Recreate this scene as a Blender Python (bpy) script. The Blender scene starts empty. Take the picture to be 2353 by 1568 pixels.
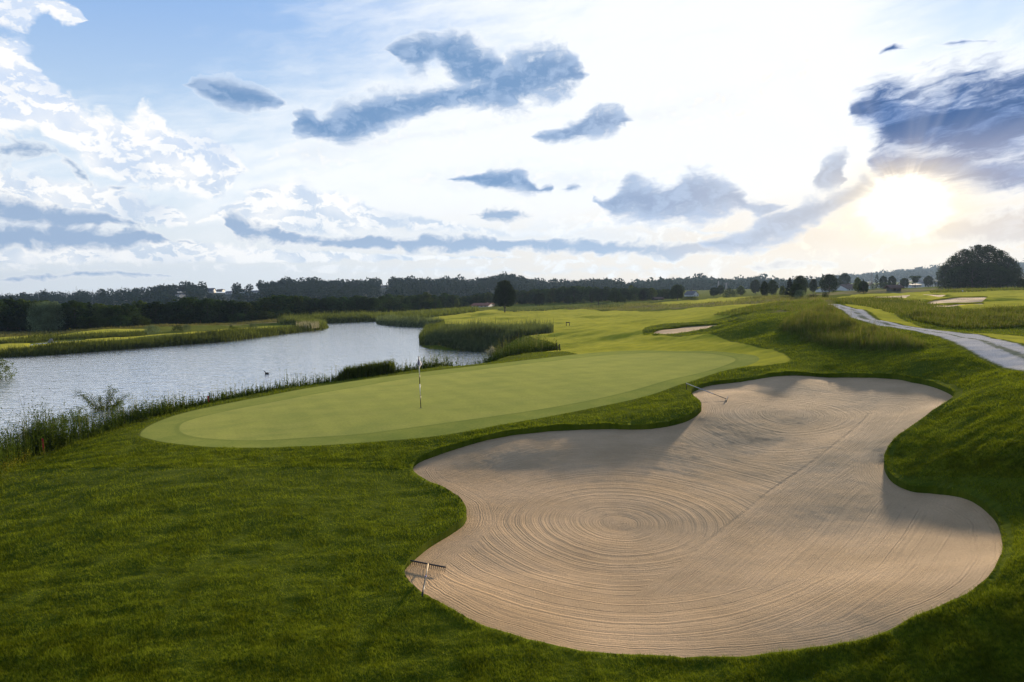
import bpy, math
import numpy as np
from mathutils import Matrix, Vector
C = bpy.context.scene.collection
R = math.radians
rng = np.random.default_rng(7)

# ------------------------------------------------------------------ camera
CAMZ = 5.1
PITCH, ROLL, FPX, CX, CY = R(4.52), R(1.2), 1569.0, 1176.5, 784.0
Fw = np.array([0, math.cos(PITCH), -math.sin(PITCH)])
U0 = np.array([0, math.sin(PITCH), math.cos(PITCH)])
R0 = np.array([1.0, 0, 0])
Rt = R0 * math.cos(ROLL) - U0 * math.sin(ROLL)
Up = U0 * math.cos(ROLL) + R0 * math.sin(ROLL)
cam_d = bpy.data.cameras.new('camera')
cam = bpy.data.objects.new('camera', cam_d)
C.objects.link(cam)
cam_d.lens = 24.0; cam_d.sensor_width = 36.0
cam_d.clip_start = 0.1; cam_d.clip_end = 20000
cam.matrix_world = Matrix(((Rt[0], Up[0], -Fw[0], 0), (Rt[1], Up[1], -Fw[1], 0), (Rt[2], Up[2], -Fw[2], CAMZ), (0, 0, 0, 1)))
bpy.context.scene.camera = cam

def ray(px, py):
    px = np.asarray(px, float); py = np.asarray(py, float)
    a = (px - CX) / FPX; b = -(py - CY) / FPX
    d = Fw[None] + a.reshape(-1, 1) * Rt[None] + b.reshape(-1, 1) * Up[None]
    return d
def at_z(px, py, z):
    d = ray(px, py); t = (np.asarray(z, float) - CAMZ) / d[:, 2]
    return np.stack([d[:, 0] * t, d[:, 1] * t, np.broadcast_to(z, t.shape)], 1)
def at_dist(px, py, y):
    d = ray(px, py); t = np.asarray(y, float) / d[:, 1]
    return np.stack([d[:, 0] * t, d[:, 1] * t, CAMZ + d[:, 2] * t], 1)
def azel(px, py):
    d = ray([px], [py])[0]
    return math.atan2(d[0], d[1]), math.atan2(d[2], math.hypot(d[0], d[1]))

# ------------------------------------------------------------------ render settings / exposure
sc = bpy.context.scene
sc.render.engine = 'CYCLES'
sc.view_settings.view_transform = 'Standard'
sc.view_settings.look = 'None'
sc.view_settings.exposure = 0.52
sc.view_settings.gamma = 1.0
cy = sc.cycles
cy.max_bounces = 5; cy.diffuse_bounces = 2; cy.glossy_bounces = 2; cy.transmission_bounces = 3
cy.transparent_max_bounces = 8; cy.volume_bounces = 0
cy.use_denoising = True
cy.sample_clamp_indirect = 5.0

# ------------------------------------------------------------------ node helper
class NT:
    def __init__(s, tree): s.t = tree
    def n(s, kind, **kw):
        nd = s.t.nodes.new(kind)
        ins = kw.pop('ins', {})
        for k, v in kw.items(): setattr(nd, k, v)
        for k, v in ins.items():
            if isinstance(v, bpy.types.NodeSocket): s.t.links.new(v, nd.inputs[k])
            else: nd.inputs[k].default_value = v
        return nd
    def m(s, op, a, b=0.0, c=None, clamp=False):
        ins = {0: a, 1: b}
        if c is not None: ins[2] = c
        return s.n('ShaderNodeMath', operation=op, use_clamp=clamp, ins=ins).outputs[0]
    def vm(s, op, a, b=None, scale=None):
        ins = {0: a}
        if b is not None: ins[1] = b
        if scale is not None: ins['Scale'] = scale
        nd = s.n('ShaderNodeVectorMath', operation=op, ins=ins)
        return nd.outputs['Value'] if op in ('LENGTH', 'DOT_PRODUCT') else nd.outputs[0]
    def mix(s, f, a, b, mode='MIX'):
        nd = s.n('ShaderNodeMix', data_type='RGBA', blend_type=mode)
        for i, v in ((0, f), (6, a), (7, b)):
            if isinstance(v, bpy.types.NodeSocket): s.t.links.new(v, nd.inputs[i])
            else: nd.inputs[i].default_value = v if i == 0 else (*v[:3], 1)
        return nd.outputs[2]
    def mr(s, v, a, b, c=0.0, d=1.0, smooth=True):
        return s.n('ShaderNodeMapRange', interpolation_type='SMOOTHSTEP' if smooth else 'LINEAR',
                   ins={0: v, 1: a, 2: b, 3: c, 4: d}).outputs[0]
    def noise(s, vec, scale, detail=4, rough=.5, dist=0.0, dim='3D'):
        nd = s.n('ShaderNodeTexNoise', noise_dimensions=dim, ins={'Scale': scale, 'Detail': detail, 'Roughness': rough, 'Distortion': dist})
        if vec is not None:
            s.t.links.new(vec, nd.inputs['W' if dim == '1D' else 'Vector'])
        return nd.outputs[0]

# ------------------------------------------------------------------ sky and sun
SUN_PX = (2078, 462)
SAZ, SEL = azel(*SUN_PX)
SEL_L = SEL + R(5.0)
world = bpy.data.worlds.new("World"); sc.world = world; world.use_nodes = True
W = NT(world.node_tree); world.node_tree.nodes.clear()
tc = W.n('ShaderNodeTexCoord')
sep = W.n('ShaderNodeSeparateXYZ', ins={0: tc.outputs['Generated']})
AZ = W.m('ARCTAN2', sep.outputs[0], sep.outputs[1])
EL = W.m('ARCSINE', sep.outputs[2])
AZd = W.m('MULTIPLY', AZ, 57.29578); ELd = W.m('MULTIPLY', EL, 57.29578)
P0 = W.n('ShaderNodeCombineXYZ', ins={0: AZd, 1: ELd}).outputs[0]

def deg(px, py):
    a, e = azel(px, py); return np.array([math.degrees(a), math.degrees(e)])
def band(stops, k=1.0):
    """one row of cloud: azimuth -> top and bottom edge and presence; 1 in the middle, 0 on the edge, negative outside"""
    pts = []
    for s in stops:
        px, t, b = s[:3]; pr = s[3] if len(s) > 3 else 1.0
        a, e0 = deg(px, b); _, e1 = deg(px, t)
        pts.append(((a + 60) / 120, (e0 + e1) / 2 / 45 + .05, (e1 - e0) / 2 / 15, pr))
    if len(pts) > 31: raise ValueError('too many stops')
    rp = W.n('ShaderNodeValToRGB', ins={0: AZN})
    cr = rp.color_ramp; cr.interpolation = 'LINEAR'
    pts = [(pts[0][0] - .006, *pts[0][1:3], 0.0)] + pts + [(pts[-1][0] + .006, *pts[-1][1:3], 0.0)]
    while len(cr.elements) > 1: cr.elements.remove(cr.elements[0])
    cr.elements[0].position = pts[0][0]; cr.elements[0].color = (*pts[0][1:], 1)
    for p in pts[1:]:
        e = cr.elements.new(min(.9999, p[0])); e.color = (*p[1:], 1)
    sp = W.n('ShaderNodeSeparateColor', ins={0: rp.outputs[0]})
    d = W.m('DIVIDE', W.m('SUBTRACT', ELN, sp.outputs[0]), W.m('ADD', sp.outputs[1], .006))
    d = W.m('MULTIPLY', d, 3.0)     # 45 degrees / 15 degrees
    f = W.m('SUBTRACT', 1.0, W.m('ABSOLUTE', d))
    return W.m('MULTIPLY_ADD', W.m('SUBTRACT', sp.outputs[2], 1.0), 2.2, f)
def union(bands):
    out = None
    for b in bands:
        f = band(b)
        out = f if out is None else W.m('SMOOTH_MAX', out, f, .25)
    return W.m('MINIMUM', out, .9)

# warped coordinates give the clouds torn edges
warpn = W.n('ShaderNodeTexNoise', noise_dimensions='2D', ins={'Vector': W.vm('MULTIPLY', P0, (1, 2.2, 1)), 'Scale': .3, 'Detail': 3.0, 'Roughness': .55})
warp = W.vm('MULTIPLY', W.vm('SUBTRACT', warpn.outputs['Color'], (.5, .5, .5)), (1.9, 1.0, 0))
P1 = W.vm('ADD', P0, warp)
sp1 = W.n('ShaderNodeSeparateXYZ', ins={0: P1})
AZN = W.m('MULTIPLY_ADD', sp1.outputs[0], 1 / 120, .5)
ELN = W.m('MULTIPLY_ADD', sp1.outputs[1], 1 / 45, .05)
nv = W.vm('MULTIPLY', P1, (1, 1.35, 1))
N1 = W.noise(nv, .62, 7, .62, dim='2D')                    # billows
N2 = W.noise(W.vm('ADD', nv, (-.30, -.55, 0)), .62, 5, .6, dim='2D')   # the same billows a little nearer the sun: gives their lit side
NF = W.noise(W.vm('ADD', W.vm('MULTIPLY', W.n('ShaderNodeCombineXYZ', ins={0: W.vm('DOT_PRODUCT', P1, (.98, .2, 0)), 1: W.vm('DOT_PRODUCT', P1, (-.17, .98, 0))}).outputs[0], (.16, .75, 1)), (7.3, 2.1, 0)), 1.1, 6, .62, dim='2D')   # streaks
NS = W.noise(W.vm('ADD', P0, (11.0, 4.0, 0)), .16, 3, .55, dim='2D')     # broad light and shade inside the heaps
nb = W.m('SUBTRACT', N1, .5); ns = W.m('SUBTRACT', NF, .5)

# base: clear blue upper left, bright thin veil round the sun side, cream towards the horizon
dsun = W.vm('LENGTH', W.vm('MULTIPLY', W.vm('SUBTRACT', P0, (math.degrees(SAZ), math.degrees(SEL), 0)), (1, 1.15, 1)))
sky = W.n('ShaderNodeTexSky', sky_type='NISHITA', sun_disc=False)
sky.sun_elevation = SEL_L; sky.sun_rotation = SAZ
sky.altitude = 400; sky.air_density = 1.0; sky.dust_density = 0.6; sky.ozone_density = 1.5
V0 = W.n('ShaderNodeSeparateXYZ', ins={0: P0})
# veil rises with azimuth (clear on the left, white towards the sun) and thins again beyond the sun
vb = W.m('ADD', W.mr(AZd, -36, 16), W.m('MULTIPLY', W.mr(ELd, 7, 20, 1, 0), .55))
vb = W.m('SUBTRACT', vb, W.m('MULTIPLY', W.m('MULTIPLY', W.mr(AZd, 24, 34), W.mr(ELd, 10, 18)), .8))
vb = W.m('SUBTRACT', vb, W.m('MULTIPLY', W.mr(AZd, -45, -2, 1, 0), W.m('MULTIPLY', W.mr(ELd, 10, 24), .3)))
veil = W.mr(W.m('ADD', vb, W.m('MULTIPLY', ns, .7)), .1, 1.0)
blue = W.mix(W.mr(AZd, -42, 30), (2.3, 4.5, 8.9), (4.6, 6.7, 10.3))
blue = W.mix(W.mr(ELd, 8, 26), (6.2, 7.9, 9.8), blue)
blue = W.mix(.2, blue, sky.outputs[0])
base = W.mix(veil, blue, (9.5, 9.8, 10.1))
base = W.mix(W.mr(W.m('ADD', ELd, W.m('MULTIPLY', ns, 3)), 0.5, 8.5, 1, 0), base, W.mix(W.mr(AZd, -25, 26), (7.7, 8.1, 8.3), (9.5, 7.9, 6.0)))

def over(col, dens, body, rim=None, rimw=.12, t0=0.0, t1=.45, rs=.4):
    """cloud layer: thin bright rim, then the body colour"""
    if rim is not None:
        col = W.mix(W.mr(dens, t0 - rimw, t0 + .10, 0, rs), col, rim)
    return W.mix(W.mr(dens, t0, t1), col, body)

# white cumulus, upper and middle left (top, bottom of each in photo pixels)
whites = [[(-140, 0, 330), (0, 85, 330), (60, 80, 300), (100, 150, 290), (120, 195, 330), (170, 215, 360), (215, 250, 400), (260, 260, 420), (305, 285, 430), (330, 230, 430),
           (370, 240, 430), (400, 290, 440), (450, 310, 450), (490, 300, 460), (540, 330, 440, .9), (570, 370, 410, .6)],
          [(-140, -140, 60), (0, -100, 60), (60, -80, 75), (110, -20, 50, .8), (150, 0, 60), (190, 35, 55), (215, 45, 50, .3)],
          [(-140, 380, 520), (0, 390, 520), (120, 400, 540), (240, 420, 530), (330, 450, 520), (400, 480, 530), (440, 500, 530, .6), (520, 450, 530, .8), (600, 430, 530), (680, 415, 540), (780, 440, 545),
           (900, 470, 545, .8), (1000, 490, 550, .8), (1150, 510, 560, .7), (1300, 510, 560, .7), (1400, 470, 540, .8), (1550, 490, 550, .7), (1700, 520, 560, .7)],
          [(-140, 560, 610), (0, 560, 605), (200, 565, 605), (330, 540, 600), (400, 550, 605), (520, 560, 605), (700, 575, 605, .9), (900, 580, 605, .8), (1200, 580, 605, .6)]]
fw = W.m('MULTIPLY_ADD', nb, 1.9, W.m('MINIMUM', W.m('MULTIPLY', union(whites), 2.2), 1.0))
lit = W.mr(W.m('SUBTRACT', N1, N2), -.07, .06)
shade = W.mr(W.m('ADD', W.m('MULTIPLY', W.m('SUBTRACT', .55, NS), 2.6), W.m('MULTIPLY', lit, -.6)), -.6, .45)
wcol = W.mix(shade, (10.1, 10.05, 9.9), W.mix(W.mr(ELd, 3, 14), (5.9, 6.9, 8.2), (6.3, 7.4, 9.2)))
col = over(base, fw, wcol, None, t0=-.22, t1=.7)

# broad thin layer of grey-white filling the lower sky
soft = [[(-140, 600, 628, .8), (0, 600, 625, .8), (300, 605, 625, .8), (600, 600, 630, .7), (900, 610, 632, .8), (1300, 612, 636, .8), (1600, 600, 640, .9), (1900, 590, 635, 1), (2100, 600, 632, .9), (2353, 575, 625, 1), (2600, 570, 625)],
        [(560, 520, 590, .7), (800, 500, 595, .9), (1000, 505, 600), (1300, 500, 600), (1500, 505, 605), (1700, 515, 610), (1850, 500, 600), (1950, 500, 590, .7)],
        [(850, 360, 470, .6), (1000, 345, 470, .8), (1200, 340, 475, .9), (1400, 350, 480, .8), (1600, 340, 400, .6)],
        [(620, 310, 420, .6), (720, 310, 400, .9), (900, 290, 360, .8), (1050, 270, 330, .8), (1250, 235, 300, .7), (1500, 200, 330, .8), (1700, 120, 300, .7), (1850, 60, 250, .6)]]
fs_ = W.m('ADD', W.m('MULTIPLY_ADD', nb, 1.6, union(soft)), W.m('MULTIPLY', ns, 1.2))
col = W.mix(W.mr(fs_, -.1, 1.1, 0, .75), col, W.mix(W.mr(dsun, 5, 26, 1, 0), (7.6, 8.2, 8.9), (9.3, 7.8, 6.0)))
col = W.mix(W.m('MULTIPLY', W.m('MULTIPLY', W.mr(fs_, -.3, .3), W.mr(N1, .5, .68)), .8), col, W.mix(W.mr(dsun, 5, 22, 1, 0), (9.8, 9.8, 9.7), (11, 9.7, 7.6)))

# grey-blue flat bases low in the sky
greys = [[(-140, 520, 565), (0, 520, 565), (150, 525, 568), (250, 530, 568), (330, 535, 562), (390, 548, 556, .7), (500, 560, 562, .2), (515, 480, 520, .5), (540, 490, 545), (580, 510, 550), (640, 535, 556), (720, 545, 562), (850, 548, 572), (960, 545, 574),
          (1050, 545, 574), (1200, 552, 572), (1280, 555, 578), (1400, 555, 582), (1550, 560, 590), (1700, 555, 580), (1800, 545, 560, .6)],
         [(-140, 440, 500), (0, 445, 505), (70, 470, 520), (150, 480, 525), (240, 490, 520), (330, 510, 535, .7), (380, 520, 530, .2), (700, 500, 520, .2), (1090, 480, 500, .5), (1120, 478, 508, .9), (1190, 480, 508, .9), (1230, 490, 505, .5)],
         [(-140, 320, 400, .6), (0, 300, 400, .75), (60, 300, 380, .7), (120, 330, 370, .6), (220, 420, 440, .6), (330, 420, 440, .5)],
         [(0, 640, 652, .6), (150, 622, 640, .8), (300, 622, 640, .8), (420, 630, 640, .6)],
         [(1700, 600, 630, .6), (1800, 590, 625, .7), (1950, 600, 620, .4), (2080, 540, 570, .6), (2180, 510, 555, .85), (2280, 490, 560, 1.0), (2353, 480, 570, 1.0), (2500, 480, 570)]]
fg = W.m('MULTIPLY_ADD', nb, 2.5, W.m('ADD', union(greys), .22))
gcol = W.mix(W.mr(dsun, 6, 24, 1, 0), (3.3, 4.5, 6.4), (6.8, 6.0, 5.6))
col = over(col, fg, gcol, (9.5, 9.5, 9.4), rimw=.15, t0=-.1, t1=.9)

# blue clouds in the middle of the sky
mids = [[(682, 262, 305), (700, 250, 306), (722, 270, 308), (740, 277, 308), (761, 264, 316), (800, 245, 325), (858, 226, 300), (917, 218, 276), (975, 212, 260), (1034, 200, 246), (1093, 196, 240), (1132, 180, 246), (1160, 145, 250), (1190, 132, 240),
         (1221, 122, 224), (1268, 118, 220), (1307, 118, 208), (1331, 135, 195), (1345, 155, 180, .7)],
        [(430, 185, 195, .7), (460, 185, 212), (510, 190, 238), (560, 198, 248), (610, 215, 248), (650, 232, 242, .7), (670, 238, 240, 0), (890, 100, 115, .3), (913, 105, 130), (940, 95, 158), (975, 88, 168), (1004, 82, 140, .8), (1034, 76, 165), (1060, 84, 190), (1095, 104, 200), (1125, 122, 205), (1160, 140, 200)],
        [(930, 335, 343, .4), (965, 345, 352, .3), (990, 400, 410, 0), (1036, 405, 416, .8), (1075, 405, 416, .9), (1100, 402, 418), (1130, 396, 430), (1160, 400, 432), (1190, 394, 436), (1215, 400, 442), (1240, 428, 446, .9), (1275, 426, 442, .9), (1290, 430, 436, .2), (1305, 425, 445, .8), (1322, 418, 438, .8), (1335, 425, 430, 0),
         (1390, 465, 485, .8), (1420, 435, 500), (1450, 395, 510, .9), (1490, 420, 505), (1530, 440, 498), (1590, 400, 500), (1640, 405, 495), (1690, 425, 480, .95), (1720, 460, 500, .8), (1760, 465, 495), (1800, 465, 480, .5)],
        [(1215, 312, 318, .3), (1250, 305, 328, .8), (1310, 285, 325), (1360, 255, 315), (1410, 248, 300), (1450, 260, 290, .8), (1480, 270, 280, .2), (1590, 540, 570, .2), (1640, 550, 580, .9), (1720, 535, 576), (1760, 500, 562), (1810, 490, 545), (1860, 472, 520), (1900, 462, 492), (1950, 440, 470), (1990, 405, 450), (2010, 400, 430, .6)],
        [(1860, 400, 420, .3), (1880, 380, 430), (1910, 365, 432), (1940, 350, 420), (1955, 340, 380, .5)]]
fm = W.m('MULTIPLY_ADD', W.m('ADD', W.m('MULTIPLY', nb, .6), W.m('MULTIPLY', ns, .4)), 2.7, W.m('ADD', union(mids), .26))
mcol = W.mix(W.mr(dsun, 9, 34, 1, 0), (1.7, 3.1, 5.4), (3.6, 4.2, 5.7))
mcol = W.mix(W.m('MULTIPLY', W.mr(N1, .42, .68), .45), mcol, (5.4, 6.6, 8.6))
mcol = W.mix(W.mr(fm, .15, 1.0), W.mix(.35, mcol, (7, 7.9, 9.4)), mcol)
col = over(col, fm, mcol, (10.0, 10.0, 10.0), rimw=.10, t0=-.30, t1=.65, rs=.18)

# heavy streaked bank upper right
rights = [[(1930, 215, 225, .3), (1960, 205, 290, .9), (2000, 195, 300), (2060, 180, 360), (2130, 172, 410), (2200, 160, 415), (2270, 150, 420), (2353, 132, 420), (2450, 110, 420), (2700, 80, 420)],
          [(1990, 330, 400, .6), (2010, 318, 420), (2050, 310, 425), (2110, 330, 425), (2200, 350, 425), (2300, 360, 425), (2353, 370, 425), (2700, 380, 425)],
          [(2020, 110, 145, .5), (2060, 100, 125, .85), (2110, 105, 115, .5), (2160, 98, 108, .6), (2210, 86, 104, .9), (2260, 92, 100, .5), (2330, 105, 120, .4)]]
fr = W.m('MULTIPLY_ADD', W.m('ADD', W.m('MULTIPLY', nb, .25), W.m('MULTIPLY', ns, .75)), 2.6, union(rights))
rdark = W.mix(W.mr(ELd, 7.5, 11.5), (1.2, 1.9, 4.1), (.2, .9, 2.8))
rcol = W.mix(W.mr(fr, .15, .8), W.mix(.4, rdark, (5.5, 6.8, 9.6)), rdark)
rcol = W.mix(W.m('MULTIPLY', W.mr(NF, .35, .55, 1, 0), .35), rcol, (2.4, 3.8, 7.2))
col = over(col, fr, rcol, (10.0, 10.1, 10.4), rimw=.25, t0=-.30, t1=.6, rs=.25)

# the sun burning through, with its warm aureole
sd = W.n('ShaderNodeSeparateXYZ', ins={0: W.vm('SUBTRACT', P0, (math.degrees(SAZ), math.degrees(SEL), 0))})
ang = W.m('ARCTAN2', sd.outputs[1], sd.outputs[0])
rays = W.mr(W.noise(W.m('MULTIPLY', ang, 1.0), 3.2, 2, .5, dim='1D'), .35, .70)
rayf = W.m('MULTIPLY', W.m('MULTIPLY', rays, W.mr(dsun, 5, 26, 1, 0)), W.mr(sd.outputs[1], 0, 9))
col = W.mix(W.m('MULTIPLY', rayf, .15), col, (10.5, 10.2, 10.0))
dn = W.m('SUBTRACT', dsun, W.m('MULTIPLY', rays, .45))
up = W.mr(sd.outputs[1], -1.0, 4.0)
dn = W.m('MULTIPLY_ADD', up, .9, dn)
g0 = W.mr(W.m('MULTIPLY_ADD', ns, 1.8, dn), 0.0, 3.5, 1, 0)
g1 = W.mr(dn, 1.0, 6.2, 1, 0)
g2 = W.mr(dsun, 3, 18, 1, 0)
col = W.mix(W.m('MULTIPLY', W.m('MULTIPLY', g2, W.mr(sd.outputs[1], 1.5, 6.0, 1, 0)), .20), col, (10.8, 8.6, 5.6))
col = W.mix(W.m('MULTIPLY', g1, .6), col, (12.0, 9.6, 6.0))
col = W.mix(g0, col, (26, 23, 18))
# overhead, above the photograph's frame: clearer and deeper blue
col = W.mix(W.mr(ELd, 27, 52), col, (1.3, 2.1, 4.0))
col = W.mix(W.m('MULTIPLY', W.mr(W.m('ABSOLUTE', AZd), 60, 110), W.mr(ELd, 5, 25)), col, (1.8, 2.6, 4.4))
# below the horizon
col = W.mix(W.mr(ELd, -1.5, 0.0, 1, 0), col, (4.0, 4.0, 3.4))
bg = W.n('ShaderNodeBackground', ins={0: col, 1: 0.073})
W.n('ShaderNodeOutputWorld', ins={0: bg.outputs[0]})
world.cycles.sampling_method = 'MANUAL'; world.cycles.sample_map_resolution = 1024

sun_d = bpy.data.lights.new('sun', 'SUN'); sun_d.energy = 5.0; sun_d.angle = R(3.2); sun_d.color = (1.0, .81, .56)
sun = bpy.data.objects.new('sun', sun_d); C.objects.link(sun)
sv = Vector((math.sin(SAZ) * math.cos(SEL_L), math.cos(SAZ) * math.cos(SEL_L), math.sin(SEL_L)))
sun.rotation_euler = sv.to_track_quat('Z', 'Y').to_euler()
sun.location = (60, 100, 60)

#@@TERRAIN
# ------------------------------------------------------------------ numpy helpers
PERM = np.random.default_rng(3).permutation(4096)
def _h(ix, iy, s):
    return PERM[(PERM[(ix + s * 131) & 4095] + iy) & 4095] / 4095.0
def vnoise(x, y, s=0):
    ix = np.floor(x).astype(int); iy = np.floor(y).astype(int)
    fx = x - ix; fy = y - iy
    fx = fx * fx * fx * (fx * (fx * 6 - 15) + 10); fy = fy * fy * fy * (fy * (fy * 6 - 15) + 10)
    a = _h(ix, iy, s); b = _h(ix + 1, iy, s); c = _h(ix, iy + 1, s); d = _h(ix + 1, iy + 1, s)
    return (a * (1 - fx) + b * fx) * (1 - fy) + (c * (1 - fx) + d * fx) * fy
def fbm(x, y, o=4, s=0, g=.5):
    r = 0; a = 1; t = 0
    for k in range(o):
        r = r + a * vnoise(x * 2 ** k + 17.3 * k, y * 2 ** k - 9.1 * k, s + k); t += a; a *= g
    return r / t
def sstep(a, b, x):
    t = np.clip((x - a) / (b - a), 0, 1); return t * t * (3 - 2 * t)

def new_mesh(name, v, f, mat=None, parent=None, attrs=None, smooth=True, link=True, fm=None):
    """v (N,3); f (M,k) or a list of such arrays"""
    me = bpy.data.meshes.new(name)
    v = np.asarray(v, np.float32)
    fl = f if isinstance(f, list) else [f]
    fl = [np.asarray(a, np.int32) for a in fl if len(a)]
    me.vertices.add(len(v)); me.vertices.foreach_set('co', v.ravel())
    loops = np.concatenate([a.ravel() for a in fl]); me.loops.add(len(loops)); me.loops.foreach_set('vertex_index', loops)
    tot = np.concatenate([np.full(len(a), a.shape[1], np.int32) for a in fl])
    st = np.concatenate([[0], np.cumsum(tot)[:-1]]).astype(np.int32)
    me.polygons.add(len(tot)); me.polygons.foreach_set('loop_start', st); me.polygons.foreach_set('loop_total', tot)
    me.polygons.foreach_set('use_smooth', np.full(len(tot), smooth))
    if fm is not None: me.polygons.foreach_set('material_index', np.asarray(fm, np.int32))
    for k, a in (attrs or {}).items():
        at = me.attributes.new(k, 'FLOAT', 'POINT'); at.data.foreach_set('value', np.asarray(a, np.float32))
    me.update(calc_edges=True)
    for m in (mat if isinstance(mat, list) else [mat] if mat else []): me.materials.append(m)
    o = bpy.data.objects.new(name, me)
    if link: C.objects.link(o)
    if parent is not None: o.parent = parent
    return o

def tag(o, label=None, cat=None, group=None, kind=None):
    if label: o['label'] = label
    if cat: o['category'] = cat
    if group: o['group'] = group
    if kind: o['kind'] = kind
    return o

def catmull(pts, n=8, closed=True):
    p = np.asarray(pts, float); N = len(p); out = []
    rngi = range(N if closed else N - 1)
    for i in rngi:
        if closed: p0, p1, p2, p3 = p[i - 1], p[i], p[(i + 1) % N], p[(i + 2) % N]
        else: p0, p1, p2, p3 = p[max(0, i - 1)], p[i], p[i + 1], p[min(N - 1, i + 2)]
        for t in np.linspace(0, 1, n, endpoint=False):
            out.append(.5 * ((2 * p1) + (-p0 + p2) * t + (2 * p0 - 5 * p1 + 4 * p2 - p3) * t * t + (-p0 + 3 * p1 - 3 * p2 + p3) * t ** 3))
    if not closed: out.append(p[-1])
    return np.array(out)

def sdf(P, poly, far=6.0):
    """signed distance, negative inside; points farther than `far` from the box get +far"""
    P = np.asarray(P)[:, :2]; poly = np.asarray(poly)[:, :2]; out = np.full(len(P), far)
    lo = poly.min(0) - far; hi = poly.max(0) + far
    m = np.where((P[:, 0] > lo[0]) & (P[:, 0] < hi[0]) & (P[:, 1] > lo[1]) & (P[:, 1] < hi[1]))[0]
    a = poly; b = np.roll(poly, -1, 0)
    for s in range(0, len(m), 20000):
        idx = m[s:s + 20000]; q = P[idx]
        ab = b - a; L = (ab ** 2).sum(1) + 1e-12
        qa = q[:, None, :] - a[None]
        t = np.clip((qa * ab[None]).sum(2) / L, 0, 1)
        d = np.sqrt(((qa - t[..., None] * ab[None]) ** 2).sum(2).min(1))
        c = ((a[None, :, 1] > q[:, 1:2]) != (b[None, :, 1] > q[:, 1:2]))
        xi = a[None, :, 0] + (q[:, 1:2] - a[None, :, 1]) * (ab[None, :, 0]) / (ab[None, :, 1] + 1e-12 * (ab[None, :, 1] == 0))
        ins = (c & (q[:, 0:1] < xi)).sum(1) % 2 == 1
        out[idx] = np.where(ins, -d, d)
    return np.minimum(out, far)

# ------------------------------------------------------------------ the lie of the land
WZ = -3.0
CTRL = [  # photo pixel x, y and the height there
 (0, 1568, -.3), (600, 1568, -.3), (1176, 1568, -.5), (1800, 1568, -.4), (2353, 1568, 0.0), (0, 1300, -.4), (500, 1300, -.25), (0, 1095, -.6), (400, 1100, -.25), (800, 1100, -.3),
 (967, 938, 0), (330, 1000, -.35), (600, 1022, -.28), (900, 1000, -.1), (1250, 960, .08), (700, 900, -.15), (1200, 825, .05), (1450, 806, .3), (1700, 812, .95), (1550, 880, .5), (1350, 900, .25),
 (950, 1080, -.4), (1180, 1000, 0), (1450, 985, .1), (1600, 950, .28), (1600, 895, .4), (1700, 870, .65), (1900, 862, .95), (2100, 872, 1.25), (2190, 915, 1.15), (2050, 1040, .28), (2150, 1103, .30),
 (2290, 1150, .45), (2303, 1250, .45), (2100, 1420, 0.05), (1450, 1495, -.5), (1000, 1400, -.5), (930, 1320, -.5), (1070, 1180, -.45), (1500, 1200, -.3), (1900, 1000, .4),
 (2353, 1000, 1.6), (2353, 1250, .7), (2270, 900, 1.75), (2353, 825, 2.4), (2353, 770, 2.5), (2210, 790, 2.7), (2060, 745, 3.05), (1930, 703, 3.45), (2200, 752, 2.7), (2353, 745, 2.4),
 (1870, 706, 3.55), (1800, 716, 3.1), (1780, 762, 2.15), (1950, 806, 1.85), (2100, 832, 1.9), (1800, 850, 1.15), (2000, 850, 1.3), (1700, 728, 2.6), (1740, 703, 2.6),
 (1500, 762, .8), (1680, 742, 1.5), (1590, 790, .8), (1640, 760, 1.2), (1450, 740, .1),
 (1300, 765, -1.0), (1200, 780, -1.2), (1310, 797, -.4), (1100, 748, -2.0), (1160, 717, -2.1), (1400, 722, -1.3), (1280, 705, -2.2), (1500, 692, -1.2), (1560, 720, -.1), (1650, 712, 1.0), (1690, 690, .6), (1640, 686, -.8), (1500, 678, -1.5),
 (2000, 692, 2.7), (2200, 692, 2.6), (2353, 700, 2.5), (2200, 672, 2.2), (2050, 670, 1.8), (1900, 680, 1.6), (2353, 664, 1.8), (2230, 663, 1.2), (2050, 663, .4), (1900, 672, .3),
 (0, 800, -2.55), (0, 762, -2.75), (400, 762, -2.5), (400, 742, -2.7), (700, 748, -2.6), (800, 722, -2.6), (1000, 708, -2.5), (950, 730, -2.5), (1050, 760, -2.1),
]
cp = np.array([at_z([a], [b], c if c < 1 else 1 + (c - 1) * .72)[0] for a, b, c in CTRL])
cp = np.concatenate([cp, [(60, -20, 3.0), (25, -10, 1.5), (0, -15, -.4), (-25, -10, -.8), (-60, -20, -1.5), (60, 12, 3.2), (45, 25, 3.0), (-30, 8, -1.0), (-60, 30, -2.5), (90, 60, 2.6),
      (-120, 60, -2.6), (-300, 300, -2.8), (0, 600, -2.8), (300, 600, -1.0), (-500, 600, -3), (600, 500, 0), (0, 1500, -2.8), (1000, 1500, -1), (-1000, 1500, -2.8), (-400, 100, -2.8), (400, 150, 1.5), (400, -100, 2), (-400, -200, -2.6), (0, -400, -1), (3000, 3000, 0), (-3000, 3000, -2.8), (0, 6000, -2)]])
def warp_xy(P):
    x, y = P[:, 0], P[:, 1]; r = np.hypot(x, y + 6.0) + 1e-6
    k = np.log(r / 12 + 1) * 14 / r
    return np.stack([x * k, (y + 6.0) * k], 1)
def _phi(r): return r   # biharmonic-like kernel with a short reach of overshoot
cw = warp_xy(cp)
def _kern(A, B):
    d = np.sqrt(((A[:, None] - B[None]) ** 2).sum(2))
    return np.where(d > 0, d * d * np.log(d + 1e-9), 0) * .25 - d * 2.0
K = _kern(cw, cw) + np.eye(len(cw)) * -.02
Q = np.concatenate([np.ones((len(cw), 1)), cw], 1)
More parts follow.
